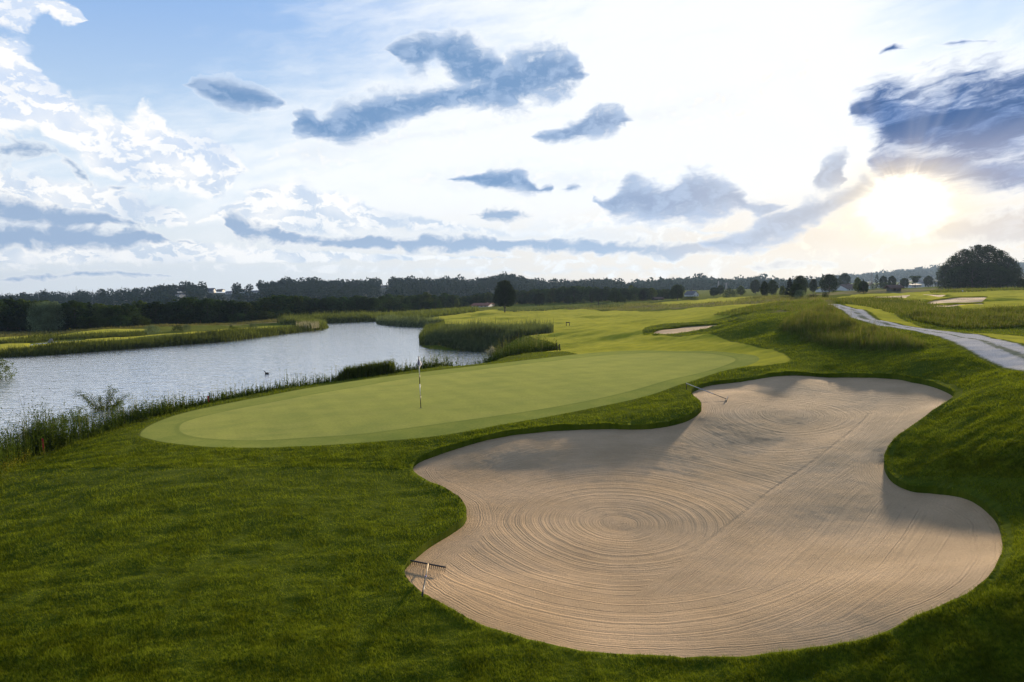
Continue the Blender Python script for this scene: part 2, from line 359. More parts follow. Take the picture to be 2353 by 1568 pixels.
A_ = np.block([[K, Q], [Q.T, np.zeros((3, 3))]])
sol = np.linalg.solve(A_, np.concatenate([cp[:, 2], np.zeros(3)]))
def base_z(P):
    P = np.asarray(P, float)[:, :2]; out = np.empty(len(P))
    for s in range(0, len(P), 40000):
        w = warp_xy(P[s:s + 40000])
        out[s:s + 40000] = _kern(w, cw) @ sol[:-3] + sol[-3] + w @ sol[-2:]
    return out

_base_exact = base_z
_lA = np.radians(np.linspace(-180, 180, 721)); _lR = np.linspace(math.log(1.0), math.log(7000), 420)
_a, _r = np.meshgrid(_lA, _lR)
_LUT = _base_exact(np.stack([np.exp(_r).ravel() * np.sin(_a).ravel(), np.exp(_r).ravel() * np.cos(_a).ravel()], 1)).reshape(_a.shape)
def polar_lut(tab, aidx, ridx):
    aidx = np.clip(aidx, 0, tab.shape[1] - 1.001); ridx = np.clip(ridx, 0, tab.shape[0] - 1.001)
    i = aidx.astype(int); j = ridx.astype(int); u = aidx - i; v = ridx - j
    return (tab[j, i] * (1 - u) + tab[j, i + 1] * u) * (1 - v) + (tab[j + 1, i] * (1 - u) + tab[j + 1, i + 1] * u) * v
def base_z(P):
    P = np.asarray(P, float)[:, :2]; r = np.hypot(P[:, 0], P[:, 1]) + 1e-9
    return polar_lut(_LUT, (np.arctan2(P[:, 0], P[:, 1]) + math.pi) / (2 * math.pi) * 720, (np.log(r) - _lR[0]) / (_lR[-1] - _lR[0]) * 419)

def hit(px, py, zf=None, tmin=5, tmax=1500, n=500):
    """first meeting of the photo pixel's line of sight with the land"""
    zf = zf or base_z
    d = ray(px, py); ts = np.geomspace(tmin, tmax, n); out = np.empty((len(d), 3))
    P = d[:, None, :] * ts[None, :, None]
    z = zf(P.reshape(-1, 3)[:, :2]).reshape(len(d), n)
    g = (CAMZ + P[:, :, 2]) - z
    for i in range(len(d)):
        k = np.where(g[i] < 0)[0]
        if len(k) == 0 or k[0] == 0: t = ts[-1] if len(k) == 0 else ts[0]
        else:
            j = k[0]; u = g[i, j - 1] / (g[i, j - 1] - g[i, j]); t = ts[j - 1] + u * (ts[j] - ts[j - 1])
        out[i] = (d[i, 0] * t, d[i, 1] * t, CAMZ + d[i, 2] * t)
    return out
def hp(pts, zf=None): p = np.array(pts, float); return hit(p[:, 0], p[:, 1], zf)

# water's outline, on the water level
far_shore = [(-500, 868), (-200, 838), (0, 822), (130, 815), (350, 798), (520, 785), (640, 769), (735, 758), (750, 753), (738, 748), (690, 746), (718, 744), (800, 741), (866, 738),
             (870, 745), (918, 750), (983, 753), (975, 765), (966, 780), (967, 794), (988, 802), (1073, 807), (1130, 806)]
fs = at_z([a for a, b in far_shore], [b for a, b in far_shore], WZ)[:, :2]
bank_top_px = [(-120, 1160), (0, 1087), (50, 1052), (110, 1030), (180, 1010), (300, 975), (380, 955), (455, 935), (600, 905), (760, 876), (920, 857), (1060, 833), (1160, 818), (1240, 806), (1290, 797)]
bank_top = hp(bank_top_px)[:, :2]
tg = np.gradient(bank_top, axis=0); nr = np.stack([-tg[:, 1], tg[:, 0]], 1); nr /= np.linalg.norm(nr, axis=1)[:, None]
nshore = bank_top + nr * np.interp(np.arange(len(bank_top)), [0, 5, 10, 12, 14], [4.5, 4.5, 4.5, 4, 3.0])[:, None]
nshore = nshore[:-2]
pond_poly = np.concatenate([fs, nshore[::-1], [nshore[0] - tg[0] / np.linalg.norm(tg[0]) * q for q in (3, 8, 16, 30)], [(-90, -30), (-140, 0), (-150, 30)]])
pond_poly = catmull(pond_poly, 4)
pond2 = catmull(at_z([60, 100, 192, 230, 192, 120, 70], [793, 787, 780.0, 778, 783.5, 788.5, 794], -2.58)[:, :2], 4)

# bunkers: outlines of the grass lip
bunk_px = [
 [(948, 1078), (960, 1060), (1010, 1038), (1080, 1015), (1150, 998), (1250, 987), (1350, 985), (1450, 986), (1520, 980), (1575, 968), (1605, 955), (1612, 943), (1600, 925), (1588, 908), (1595, 893), (1640, 878), (1720, 869), (1800, 865),
  (1900, 862), (2000, 864), (2080, 869), (2140, 881), (2180, 898), (2192, 912), (2175, 928), (2120, 960), (2060, 1000), (2035, 1030), (2033, 1055), (2050, 1080), (2090, 1098), (2150, 1103), (2210, 1112), (2260, 1135), (2290, 1165),
  (2303, 1205), (2302, 1250), (2280, 1300), (2230, 1350), (2150, 1390), (2050, 1430), (1950, 1458), (1800, 1478), (1650, 1492), (1500, 1496), (1350, 1490), (1200, 1462), (1080, 1428), (1000, 1390), (960, 1365), (935, 1335),
  (928, 1310), (945, 1285), (985, 1250), (1040, 1215), (1068, 1190), (1070, 1160), (1050, 1135), (1010, 1112), (965, 1095)],
 [(1493, 763), (1510, 756), (1560, 746), (1620, 741), (1680, 740), (1700, 741), (1670, 747), (1630, 757), (1590, 764), (1550, 768), (1515, 767)],
 [(2000, 686), (2030, 681.5), (2090, 680.5), (2080, 685), (2050, 688)],
 [(2110, 680.5), (2145, 676.5), (2190, 678), (2160, 683)],
 [(2095, 697), (2150, 691), (2240, 689), (2270, 690), (2210, 696), (2150, 699)],
 [(2128, 704), (2180, 700), (2250, 700), (2262, 702), (2240, 706), (2190, 706.5), (2150, 705.5)]]
bunks = [catmull(hp(b)[:, :2], 8 if i == 0 else 5) for i, b in enumerate(bunk_px)]
LIP = [.16, .18, .13, .13, .13, .13]
path_l = [(1903, 701), (1925, 706), (1950, 722), (1975, 734), (2033, 746), (2108, 758), (2164, 771), (2220, 798), (2277, 831), (2353, 858), (2520, 925), (2700, 1010)]
path_r = [(2700, 900), (2520, 840), (2353, 790), (2314, 778), (2258, 761), (2202, 755), (2108, 745), (2052, 738), (2007, 726), (1984, 712), (1958, 704), (1935, 701)]
pL = hp(path_l)[:, :2]; pR = hp(path_r)[:, :2]
ext = np.array([(pL[0] + pR[-1]) / 2 + (pL[0] + pR[-1] - pL[2] - pR[-3]) / 2 * k for k in (1.0,)])
path_poly = catmull(np.concatenate([pL, pR]), 6)
cL = catmull(pL, 10, False); cR = catmull(pR[::-1], 10, False)
ui = np.linspace(0, 1, 120)
cLr = np.stack([np.interp(ui, np.linspace(0, 1, len(cL)), cL[:, k]) for k in (0, 1)], 1)
cRr = np.stack([np.interp(ui, np.linspace(0, 1, len(cR)), cR[:, k]) for k in (0, 1)], 1)
cen = (cLr + cRr) / 2
green_px = [(412, 985), (430, 968), (520, 945), (650, 920), (800, 893), (950, 868), (1100, 850), (1250, 832), (1380, 818), (1500, 811), (1600, 812), (1660, 817), (1690, 827), (1660, 842), (1560, 868), (1450, 898), (1330, 925), (1180, 950),
            (1000, 975), (850, 995), (700, 1006), (560, 1012), (470, 1007), (425, 998)]
fringe_px = [(322, 998), (350, 975), (420, 950), (520, 928), (640, 905), (760, 884), (900, 864), (1050, 846), (1200, 829), (1330, 814), (1450, 806), (1560, 807), (1650, 808), (1720, 815), (1745, 824), (1725, 838), (1650, 856), (1560, 885), (1480, 912),
             (1350, 940), (1200, 968), (1050, 995), (900, 1012), (750, 1023), (600, 1029), (480, 1027), (390, 1018), (340, 1008)]
fair_px = [(1290, 806), (1180, 800), (1290, 795), (1200, 776), (1060, 760), (1060, 748), (930, 728), (1080, 717), (1200, 708), (1300, 712), (1420, 715), (1540, 714), (1660, 706), (1740, 697), (1790, 700), (1720, 716), (1640, 732), (1500, 748), (1480, 764), (1560, 775),
           (1620, 772), (1700, 790), (1780, 805), (1816, 825), (1790, 835), (1700, 845), (1500, 840), (1350, 820)]
lawns_px = [[(-100, 782), (0, 777), (250, 759), (327, 758), (330, 765), (225, 772), (125, 777), (0, 788), (-100, 792)],
            [(-100, 802), (0, 795), (225, 780), (350, 770), (512, 757), (600, 748), (720, 744), (720, 750), (512, 766), (350, 774), (175, 792), (0, 804), (-100, 812)],
            [(1500, 698), (1600, 690), (1660, 684), (1740, 683), (1740, 690), (1660, 696), (1560, 702)],
            [(640, 740), (760, 733), (760, 738), (680, 744)],
            [(1905, 690), (2000, 676), (2200, 668), (2353, 668), (2600, 668), (2600, 716), (2353, 712), (2240, 716), (2180, 702), (2080, 693), (1990, 686)],
            [(1940, 700), (1985, 701), (2060, 722), (2110, 742), (2180, 752), (2353, 762), (2600, 790), (2600, 830), (2353, 786), (2258, 759), (2108, 744), (2040, 734), (2000, 716), (1975, 706)]]
dry_px = [[(-100, 770), (0, 764), (300, 752), (600, 738), (640, 733), (640, 741), (400, 752), (250, 758), (0, 776), (-100, 780)],
          [(1150, 709), (1300, 704), (1500, 699), (1640, 697), (1739, 683), (1770, 688), (1700, 702), (1526, 709), (1400, 712), (1250, 714), (1180, 715)],
          [(1740, 684), (1850, 684), (1905, 690), (1905, 700), (1840, 712), (1760, 705)],
          [(1860, 677), (2000, 668), (2150, 663), (2150, 668), (2000, 674), (1900, 682)]]
green_p = catmull(hp(green_px)[:, :2], 5); fringe_p = catmull(hp(fringe_px)[:, :2], 5); fair_p = catmull(hp(fair_px)[:, :2], 3)
lawns_p = [catmull(hp(l)[:, :2], 3) for l in lawns_px]; dry_p = [catmull(hp(l)[:, :2], 3) for l in dry_px]
mound_px = [(1775, 758), (1800, 735), (1850, 712), (1900, 703), (1940, 712), (1965, 733), (2040, 752), (2110, 770), (2160, 790), (2100, 806), (2000, 808), (1900, 800), (1820, 780)]
mound_p = catmull(hp(mound_px)[:, :2], 4)

bunk_allow = 0
def land_z(P, detail=True, fine=True):
    P = np.asarray(P, float)[:, :2]
    z = base_z(P)
    x, y = P[:, 0], P[:, 1]; r = np.hypot(x, y)
    if detail:
        amp = sstep(5, 40, r)
        sg = sdf(P, fringe_p, 4.0)
        und = (fbm(x / 9, y / 9, 3, 5) - .5) * .5 * sstep(0, 4, sg) * (1 + amp * .8)
        if fine: und += (fbm(x / 2.2, y / 2.2, 3, 9) - .5) * .07 * sstep(0, 1.0, sg)
        und += (fbm(x / 26, y / 7, 3, 25) - .5) * .7 * sstep(50, 90, r) * (1 - sstep(220, 300, r))
        if fine:
            u_ = x * .95 + y * .3; v_ = y * .95 - x * .3
            und += (fbm(u_ / 1.1, v_ / .42, 4, 15, .6) - .5) * .11 * sstep(.1, .6, sg) * (1 - sstep(60, 110, r))
        z = z + und
    w = sdf(P, pond_poly, 12.0)
    k = np.where(w > 0, sstep(0, 4.1, w), 0)
    z = np.where(w > 0, WZ - .03 + (z - WZ + .03) * (k * .9 + .1 * np.clip(w / 4.1, 0, 1)), WZ + np.maximum(w * .4, -1.0) - .03)
    w2 = sdf(P, pond2, 3.0)
    z = np.where(w2 < 0, -2.75, z)
    return z

def nt_mat(name):
    m = bpy.data.materials.new(name); m.use_nodes = True; m.node_tree.nodes.clear()
    return m, NT(m.node_tree)
def simple_mat(name, colr, rough=.7, var=.15, scale=6.0, metal=0.0, trans=0.0, spec=.3, bump=0.0):
    m, N = nt_mat(name)
    co = N.n('ShaderNodeTexCoord').outputs['Object']
    n1 = N.noise(co, scale, 5, .6)
    f = N.mr(n1, .3, .7, 1 - var, 1 + var, smooth=False)
    c = N.mix(1.0, colr, N.n('ShaderNodeCombineColor', ins={0: f, 1: f, 2: f}).outputs[0], 'MULTIPLY')
    ins = {'Base Color': c, 'Roughness': rough, 'Metallic': metal, 'Specular IOR Level': spec}
    p = N.n('ShaderNodeBsdfPrincipled', ins=ins)
    if bump:
        b = N.n('ShaderNodeBump', ins={'Strength': bump, 'Distance': .02, 'Height': n1}); N.t.links.new(b.outputs[0], p.inputs['Normal'])
    N.n('ShaderNodeOutputMaterial', ins={0: p.outputs[0]})
    return m

# ---- ground material: turf cut at several heights, dry meadow, gravel path
gm, G = nt_mat('turf_and_path')
def ga(n): return G.n('ShaderNodeAttribute', attribute_name=n).outputs['Fac']
geo = G.n('ShaderNodeNewGeometry'); gp = geo.outputs['Position']
gxy = G.vm('MULTIPLY', gp, (1, 1, 0))
nfine = G.noise(gxy, 9.0, 5, .65); nmid = G.noise(gxy, .9, 4, .55); nbig = G.noise(gxy, .12, 3, .5)
nstreak = G.noise(G.vm('MULTIPLY', G.n('ShaderNodeMapping', ins={0: gxy, 2: (0, 0, R(-18)), 3: (.45, 2.2, 1)}).outputs[0], (1, 1, 1)), 1.6, 5, .6)
rough_c = G.mix(G.mr(nmid, .3, .7), (.042, .068, .004), (.078, .105, .007))
rough_c = G.mix(G.m('MULTIPLY', G.mr(nstreak, .4, .7), .6), rough_c, (.11, .135, .010))
rough_c = G.mix(G.m('MULTIPLY', G.mr(nfine, .45, .75), .5), rough_c, (.012, .028, .003))
rough_c = G.mix(G.m('MULTIPLY', G.mr(nbig, .45, .8), .5), rough_c, (.075, .105, .010))
green_c = G.mix(G.mr(G.noise(gxy, .5, 5, .6), .35, .65), (.28, .305, .06), (.37, .365, .07))
gmow = G.m('SINE', G.m('MULTIPLY', G.vm('DOT_PRODUCT', gxy, (math.cos(R(25)), math.sin(R(25)), 0)), 5.2))
green_c = G.mix(G.m('MULTIPLY', G.mr(gmow, -.5, .5), .16), green_c, (.19, .225, .045))
green_c = G.mix(G.m('MULTIPLY', G.mr(G.noise(G.vm('MULTIPLY', gxy, (.5, 1.6, 1)), .8, 5, .65), .42, .68), .45), green_c, (.40, .37, .085))
green_c = G.mix(G.m('MULTIPLY', G.mr(nfine, .35, .7), .35), green_c, (.12, .18, .04))
fringe_c = G.mix(G.mr(nmid, .3, .7), (.18, .225, .036), (.25, .275, .046))
fringe_c = G.mix(G.m('MULTIPLY', G.mr(nfine, .4, .7), .4), fringe_c, (.08, .14, .02))
fair_c = G.mix(G.mr(nmid, .3, .7), (.26, .27, .013), (.43, .385, .018))
fair_c = G.mix(G.m('MULTIPLY', G.mr(nstreak, .42, .7), .6), fair_c, (.36, .33, .034))
dry_c = G.mix(G.mr(nmid, .3, .7), (.13, .12, .05), (.22, .18, .09))
c = G.mix(G.mr(G.m('MULTIPLY_ADD', G.m('SUBTRACT', nmid, .5), 3.0, ga('dry')), -.6, .6, 1, 0), rough_c, dry_c)
c = G.mix(G.mr(G.m('MULTIPLY_ADD', G.m('SUBTRACT', nmid, .5), .4, ga('fair')), -.1, .1, 1, 0), c, fair_c)
edge = G.m('MULTIPLY', G.mr(G.m('ABSOLUTE', ga('fringe')), .0, .30, 1, 0), .6)
c = G.mix(G.mr(ga('fringe'), -.03, .03, 1, 0), c, fringe_c)
c = G.mix(G.mr(ga('green'), -.03, .03, 1, 0), c, green_c)
edge2 = G.m('MULTIPLY', G.mr(G.m('ABSOLUTE', G.m('SUBTRACT', ga('green'), .1)), .0, .16, 1, 0), .3)
c = G.mix(edge2, c, (.07, .12, .018))
# gravel with two wheel tracks and a grassy middle
pdist = G.m('MULTIPLY_ADD', G.m('SUBTRACT', nfine, .5), .35, ga('path'))
pn = G.noise(gxy, 22, 4, .7)
gravel = G.mix(G.mr(pn, .3, .7), (.36, .34, .31), (.80, .76, .70))
gravel = G.mix(G.m('MULTIPLY', G.mr(nmid, .4, .7), .4), gravel, (.40, .37, .32))
strip = G.mr(G.m('MULTIPLY_ADD', G.m('SUBTRACT', nfine, .5), .7, ga('pathc')), .12, .32, 1, 0)
gravel = G.mix(G.m('MULTIPLY', strip, .75), gravel, (.10, .12, .035))
pathm = G.mr(pdist, -.12, .10, 1, 0)
c = G.mix(pathm, c, gravel)
c = G.mix(G.mr(ga('soil'), .2, .8), c, (.028, .030, .012))
bh = G.m('ADD', G.m('MULTIPLY', nfine, .5), G.m('MULTIPLY', G.noise(gxy, 30, 3, .6), .3))
short = G.mr(ga('fringe'), -.1, .1, .25, 1.0)
bmp = G.n('ShaderNodeBump', ins={'Strength': G.m('MULTIPLY', short, .8), 'Distance': .05, 'Height': bh})
dif = G.n('ShaderNodeBsdfPrincipled', ins={'Base Color': c, 'Roughness': .62, 'Specular IOR Level': 0.0, 'Sheen Weight': G.m('MULTIPLY', G.mr(pathm, 0, 1, 1, 0), G.mr(G.m('MINIMUM', ga('fair'), ga('fringe')), -.1, .1, .10, .06)), 'Sheen Roughness': .5, 'Sheen Tint': (.85, .85, .35, 1), 'Normal': bmp.outputs[0]})
G.n('ShaderNodeOutputMaterial', ins={0: dif.outputs[0]})

# ---- the ground, one sheet, finer where it is near and in front
azs = np.concatenate([np.linspace(-44, 44, 760), np.linspace(45, 80, 60), np.linspace(85, 275, 40), np.linspace(280, 315, 60)])
azs = np.radians(azs); NA = len(azs)
rs = np.geomspace(2.0, 5500, 900); NRr = len(rs)
AA, RR = np.meshgrid(azs, rs)
Pg = np.stack([RR.ravel() * np.sin(AA.ravel()), RR.ravel() * np.cos(AA.ravel())], 1)
Pg[:, 1] += 0
sb = [sdf(Pg, b, 3.0) for b in bunks]
bs = np.min(sb, 0)
# slide the sheet's vertices onto the bunker edges so that the lips are clean
rr = np.hypot(Pg[:, 0], Pg[:, 1])
cell = np.maximum(rr * math.log(5500 / 2.0) / 899, rr * R(88) / 759) * 1.05
near = np.where(np.abs(bs) < cell)[0]
for b in bunks:
    q = Pg[near]; d0 = sdf(q, b, 3.0); sel = np.abs(d0) < cell[near]
    idx = near[sel]
    if not len(idx): continue
    q = Pg[idx]; e = 1e-3
    d = sdf(q, b, 3.0); gx = (sdf(q + [e, 0], b, 3.0) - d) / e; gy = (sdf(q + [0, e], b, 3.0) - d) / e
    gn = np.hypot(gx, gy) + 1e-9
    Pg[idx] = q - np.stack([gx / gn, gy / gn], 1) * d[:, None]
    Pg[idx] += np.stack([gx / gn, gy / gn], 1) * np.where(d < 0, -3e-3, 2e-3)[:, None]
sb = [sdf(Pg, b, 3.0) for b in bunks]; bs = np.min(sb, 0)
zg = land_z(Pg)
inb = bs < 0.0
zg2 = np.where(inb, zg - .75, zg)
zg2 = np.where(~inb, zg2 + .02 * sstep(.25, .02, bs), zg2)
faces = (np.arange(NRr - 1)[:, None] * NA + np.arange(NA)[None, :]).ravel()
nxt = (np.arange(NRr - 1)[:, None] * NA + (np.arange(NA)[None, :] + 1) % NA).ravel()
quads = np.stack([faces, nxt, nxt + NA, faces + NA], 1)[:, ::-1]
vg = np.concatenate([np.stack([Pg[:, 0], Pg[:, 1], zg2], 1), [(0, 0, base_z([(0, 0)])[0])]])
fan = np.stack([np.full(NA, len(vg) - 1), (np.arange(NA) + 1) % NA, np.arange(NA)], 1)
def at(a, fillv): return np.concatenate([a, [fillv]])
fair_d = np.min([sdf(Pg, fair_p, 6.0)] + [sdf(Pg, l, 6.0) for l in lawns_p], 0)
dry_d = np.min([sdf(Pg, l, 6.0) for l in dry_p], 0)
pathc = np.full(len(Pg), 3.0); pm = np.where(sdf(Pg, path_poly, 2.0) < 1.0)[0]
for s in range(0, len(pm), 20000):
    i = pm[s:s + 20000]; pathc[i] = np.sqrt(((Pg[i][:, None] - cen[None]) ** 2).sum(2).min(1))
mixq = inb[quads].any(1) & ~inb[quads].all(1)
ground = new_mesh('ground', vg, [quads, fan], gm, attrs={
    'green': at(sdf(Pg, green_p, 3.0), 3), 'fringe': at(sdf(Pg, fringe_p, 3.0), 3), 'fair': at(fair_d, 6), 'dry': at(dry_d, 6),
    'path': at(sdf(Pg, path_poly, 3.0), 3), 'pathc': at(pathc, 3), 'soil': at(inb.astype(float), 0)})
tag(ground, kind='structure')
ground.data.polygons.foreach_set('use_smooth', np.concatenate([~mixq, np.ones(len(fan), bool)]))

def _gidx(P):
    a = np.arctan2(P[:, 0], P[:, 1]); a = np.where(a < azs[0], a + 2 * math.pi, a)
    return np.interp(a, azs, np.arange(NA)), (np.log(np.hypot(P[:, 0], P[:, 1]) + 1e-9) - math.log(2.0)) / math.log(5500 / 2.0) * (NRr - 1)
_ZG = zg.reshape(NRr, NA); _FR = sdf(Pg, fringe_p, 3.0).reshape(NRr, NA); _BS = bs.reshape(NRr, NA); _PD = sdf(Pg, path_poly, 3.0).reshape(NRr, NA); _FD = fair_d.reshape(NRr, NA); _WD = sdf(Pg, pond_poly, 12.0).reshape(NRr, NA)
def lz(P):
    P = np.asarray(P, float)[:, :2]; a, r = _gidx(P); return polar_lut(_ZG, a, r)

# ---- sand in the bunkers
sm, S = nt_mat('raked_sand')
sg_ = S.n('ShaderNodeNewGeometry').outputs['Position']
def sa(n): return S.n('ShaderNodeAttribute', attribute_name=n).outputs['Fac']
wob = S.noise(sg_, .8, 4, .6)
def fam(nm, amp=.14):
    w = S.m('MULTIPLY_ADD', wob, amp, sa(nm))
    return S.m('ADD', S.m('MULTIPLY', S.noise(w, 7.0, 3, .8, dim='1D'), 1.0), S.m('MULTIPLY', S.m('SINE', S.m('MULTIPLY', w, 95.0)), .03))
def fmix(f, a, b): return S.m('MULTIPLY_ADD', f, S.m('SUBTRACT', b, a), a)
lines = fmix(S.mr(sa('mB'), .4, .6), fam('gA'), fam('gB'))
lines = fmix(S.mr(sa('mC'), .45, .55), lines, fam('gC', .05))
lines = fmix(S.mr(sa('mD'), .3, .7), lines, fam('gD', .3))
grain = S.noise(sg_, 26.0, 5, .85); grain2 = S.noise(sg_, 7.0, 3, .6)
lines = S.m('SUBTRACT', lines, S.m('MULTIPLY', S.m('MULTIPLY', S.mr(sa('gC'), .01, .10, 1, 0), sa('mL')), 1.0))
hgt = S.m('ADD', S.m('MULTIPLY', lines, 1.7), S.m('ADD', S.m('MULTIPLY', grain, .9), S.m('MULTIPLY', grain2, .35)))
sc_ = S.mix(S.mr(S.noise(sg_, .5, 4, .6), .3, .7), (.56, .382, .205), (.70, .487, .278))
sc_ = S.mix(S.mr(grain, .35, .7), S.mix(.35, sc_, (.30, .20, .12)), sc_)
sb_ = S.n('ShaderNodeBump', ins={'Strength': .9, 'Distance': .045, 'Height': hgt})
sp_ = S.n('ShaderNodeBsdfPrincipled', ins={'Base Color': sc_, 'Roughness': .9, 'Specular IOR Level': .1, 'Normal': sb_.outputs[0]})
S.n('ShaderNodeOutputMaterial', ins={0: sp_.outputs[0]})

rake_c = hp([(1420, 1160), (1815, 940), (1640, 1330), (1990, 1250)])[:, :2]
strip_l = catmull(hp([(2000, 935), (1980, 955), (1900, 1010), (1785, 1078), (1700, 1140), (1600, 1215), (1450, 1330)])[:, :2], 60, False)
def sand_surface(i, P):
    d = -sdf(P, bunks[i], 12.0)
    z = land_z(P, fine=False)
    dep = LIP[i] + (.24 if i == 0 else .03) * sstep(0, 4.0 if i == 0 else 2.5, d) 
    nearside = 0
    if i == 0:
        dep = dep - .10 * sstep(16, 11, P[:, 1])     # low near edge
        dep = dep + 0.05 * (fbm(P[:, 0] / 1.5, P[:, 1] / 1.5, 3, 21) - .5)
        dep = np.maximum(dep, .05)
    return z - dep
for i, b in enumerate(bunks):
    lo, hi = b.min(0) - .3, b.max(0) + .3
    if i == 0: st = .06
    else: st = max(.3, (hi - lo).max() / 160)
    gx, gy = np.meshgrid(np.arange(lo[0], hi[0], st), np.arange(lo[1], hi[1], st if i else st * 1.6))
    P = np.stack([gx.ravel(), gy.ravel()], 1); d = sdf(P, b, 3.0)
    keep = d < .25 + st
    z = sand_surface(i, P)
    if i == 0:
        e1 = np.sqrt(((P - rake_c[0]) ** 2).sum(1)); e2 = np.sqrt(((P - rake_c[1]) ** 2).sum(1)); e3 = np.hypot(P[:, 0] - rake_c[0, 0], (P[:, 1] - rake_c[0, 1]))
        ang = math.atan2(*(strip_l[-1] - strip_l[0])[::-1])
        ds = np.full(len(P), 99.0); sg = np.zeros(len(P))
        for s in range(0, len(P), 10000):
            q = P[s:s + 10000]; dd = np.sqrt(((q[:, None] - strip_l[None]) ** 2).sum(2)); j = np.clip(dd.argmin(1), 1, len(strip_l) - 2)
            ds[s:s + 10000] = dd.min(1); t = strip_l[j + 1] - strip_l[j - 1]; q2 = q - strip_l[j]
            sg[s:s + 10000] = np.sign(t[:, 0] * q2[:, 1] - t[:, 1] * q2[:, 0])
        rim = -d
        at_ = {'gA': e1, 'gB': e2, 'gC': ds, 'gD': rim,
               'mB': sstep(-.6, .6, e1 * .75 - e2 + .0 * e3), 'mC': ((sg > 0) & (ds < 4.6) & (P[:, 1] > 12.5)).astype(float), 'mD': sstep(.95, .55, rim)}
        e4 = np.sqrt(((P - rake_c[3]) ** 2).sum(1)); nlb = sstep(-.3, .3, 15.2 - P[:, 1] + .12 * P[:, 0])
        k = vnoise(e1 * 4.2, e1 * 0, 31)
        z = z + (.011 * (k - .5) + .003 * np.sin(e1 * 24)) * (1 - at_['mC']) * (1 - at_['mD']) * sstep(7.5, 4, e1)
        at_['mL'] = sstep(13.0, 17.5, P[:, 1]) * (.35 + .9 * fbm(P[:, 0] / .8, P[:, 1] / .8, 2, 44))
        z += (vnoise(P[:, 0] * 9, P[:, 1] * 9, 40) - .5) * .007
    else:
        at_ = {'gA': P[:, 1] * .7 + P[:, 0] * .4}
    nx = gx.shape[1]; ny = gx.shape[0]
    a = (np.arange(ny - 1)[:, None] * nx + np.arange(nx - 1)[None, :]).ravel()
    q = np.stack([a, a + 1, a + 1 + nx, a + nx], 1)
    q = q[keep[q].all(1)]
    used = np.unique(q); mp = np.full(len(P), -1); mp[used] = np.arange(len(used))
    o = new_mesh('bunker_sand', np.stack([P[used, 0], P[used, 1], z[used]], 1), mp[q], sm, attrs={kk: vv[used] for kk, vv in at_.items()})
    tag(o, kind='structure')

# ---- water
wm, Wt = nt_mat('lake_water')
wp = Wt.n('ShaderNodeNewGeometry').outputs['Position']
wv = Wt.n('ShaderNodeMapping', ins={0: wp, 2: (0, 0, R(12)), 3: (.8, 1.5, 1)}).outputs[0]
h = Wt.m('ADD', Wt.m('MULTIPLY', Wt.noise(wv, 1.5, 3, .55), 1.0), Wt.m('MULTIPLY', Wt.noise(wv, .35, 2, .5), .6))
wb = Wt.n('ShaderNodeBump', ins={'Strength': 1.0, 'Distance': .085, 'Height': h})
wpr = Wt.n('ShaderNodeBsdfPrincipled', ins={'Base Color': (.84, .83, .80, 1), 'Metallic': .80, 'Roughness': .10, 'IOR': 1.5, 'Specular IOR Level': 1.0, 'Normal': wb.outputs[0]})
Wt.n('ShaderNodeOutputMaterial', ins={0: wpr.outputs[0]})
def sheet(name, poly, z, mat, pad):
    lo, hi = poly.min(0) - pad, poly.max(0) + pad
    o = new_mesh(name, [(lo[0], lo[1], z), (hi[0], lo[1], z), (hi[0], hi[1], z), (lo[0], hi[1], z)], [(0, 1, 2, 3)], mat)
    return tag(o, kind='structure')
def poly_sheet(name, poly, z, mat):
    import mathutils.geometry as mg
    tris = mg.tessellate_polygon([[Vector((p[0], p[1], z)) for p in poly]])
    f = np.array(tris); v = np.array([(p[0], p[1], z) for p in poly])
    a = v[f[:, 0]]; b = v[f[:, 1]]; cc = v[f[:, 2]]
    cr = (b[:, 0] - a[:, 0]) * (cc[:, 1] - a[:, 1]) - (b[:, 1] - a[:, 1]) * (cc[:, 0] - a[:, 0])
    f[cr < 0] = f[cr < 0][:, ::-1]
    return tag(new_mesh(name, v, f, mat, smooth=False), kind='structure')
water = poly_sheet('water', pond_poly + (pond_poly - pond_poly.mean(0)) * 0, WZ, wm)
pond = poly_sheet('pond_water', pond2, -2.66, wm)

#@@OBJECTS
# ------------------------------------------------------------------ materials for things
def leaf_mat(name, colr, trans=.35, var=.35, bright=None):
    m, N = nt_mat(name)
    co = N.n('ShaderNodeTexCoord').outputs['Object']; rnd = N.n('ShaderNodeObjectInfo').outputs['Random']
    n1 = N.noise(co, 2.2, 3, .6); n2 = N.noise(co, 14.0, 2, .6)
    f = N.m('ADD', N.mr(n1, .3, .7, 1 - var, 1 + var), N.m('MULTIPLY', N.m('SUBTRACT', n2, .5), .5))
    f = N.m('MULTIPLY', f, N.m('MULTIPLY_ADD', rnd, .7, .65))
    base = N.mix(N.mr(n2, .35, .65), colr, bright or tuple(v * 1.5 for v in colr))
    c = N.mix(1.0, base, N.n('ShaderNodeCombineColor', ins={0: f, 1: f, 2: f}).outputs[0], 'MULTIPLY')
    d = N.n('ShaderNodeBsdfDiffuse', ins={0: c}); t = N.n('ShaderNodeBsdfTranslucent', ins={0: N.mix(.6, c, (min(.6, colr[0] * 2.2), min(.6, colr[1] * 1.9), colr[2] * .8))})
    mx = N.n('ShaderNodeMixShader', ins={0: trans, 1: d.outputs[0], 2: t.outputs[0]})
    N.n('ShaderNodeOutputMaterial', ins={0: mx.outputs[0]})
    return m
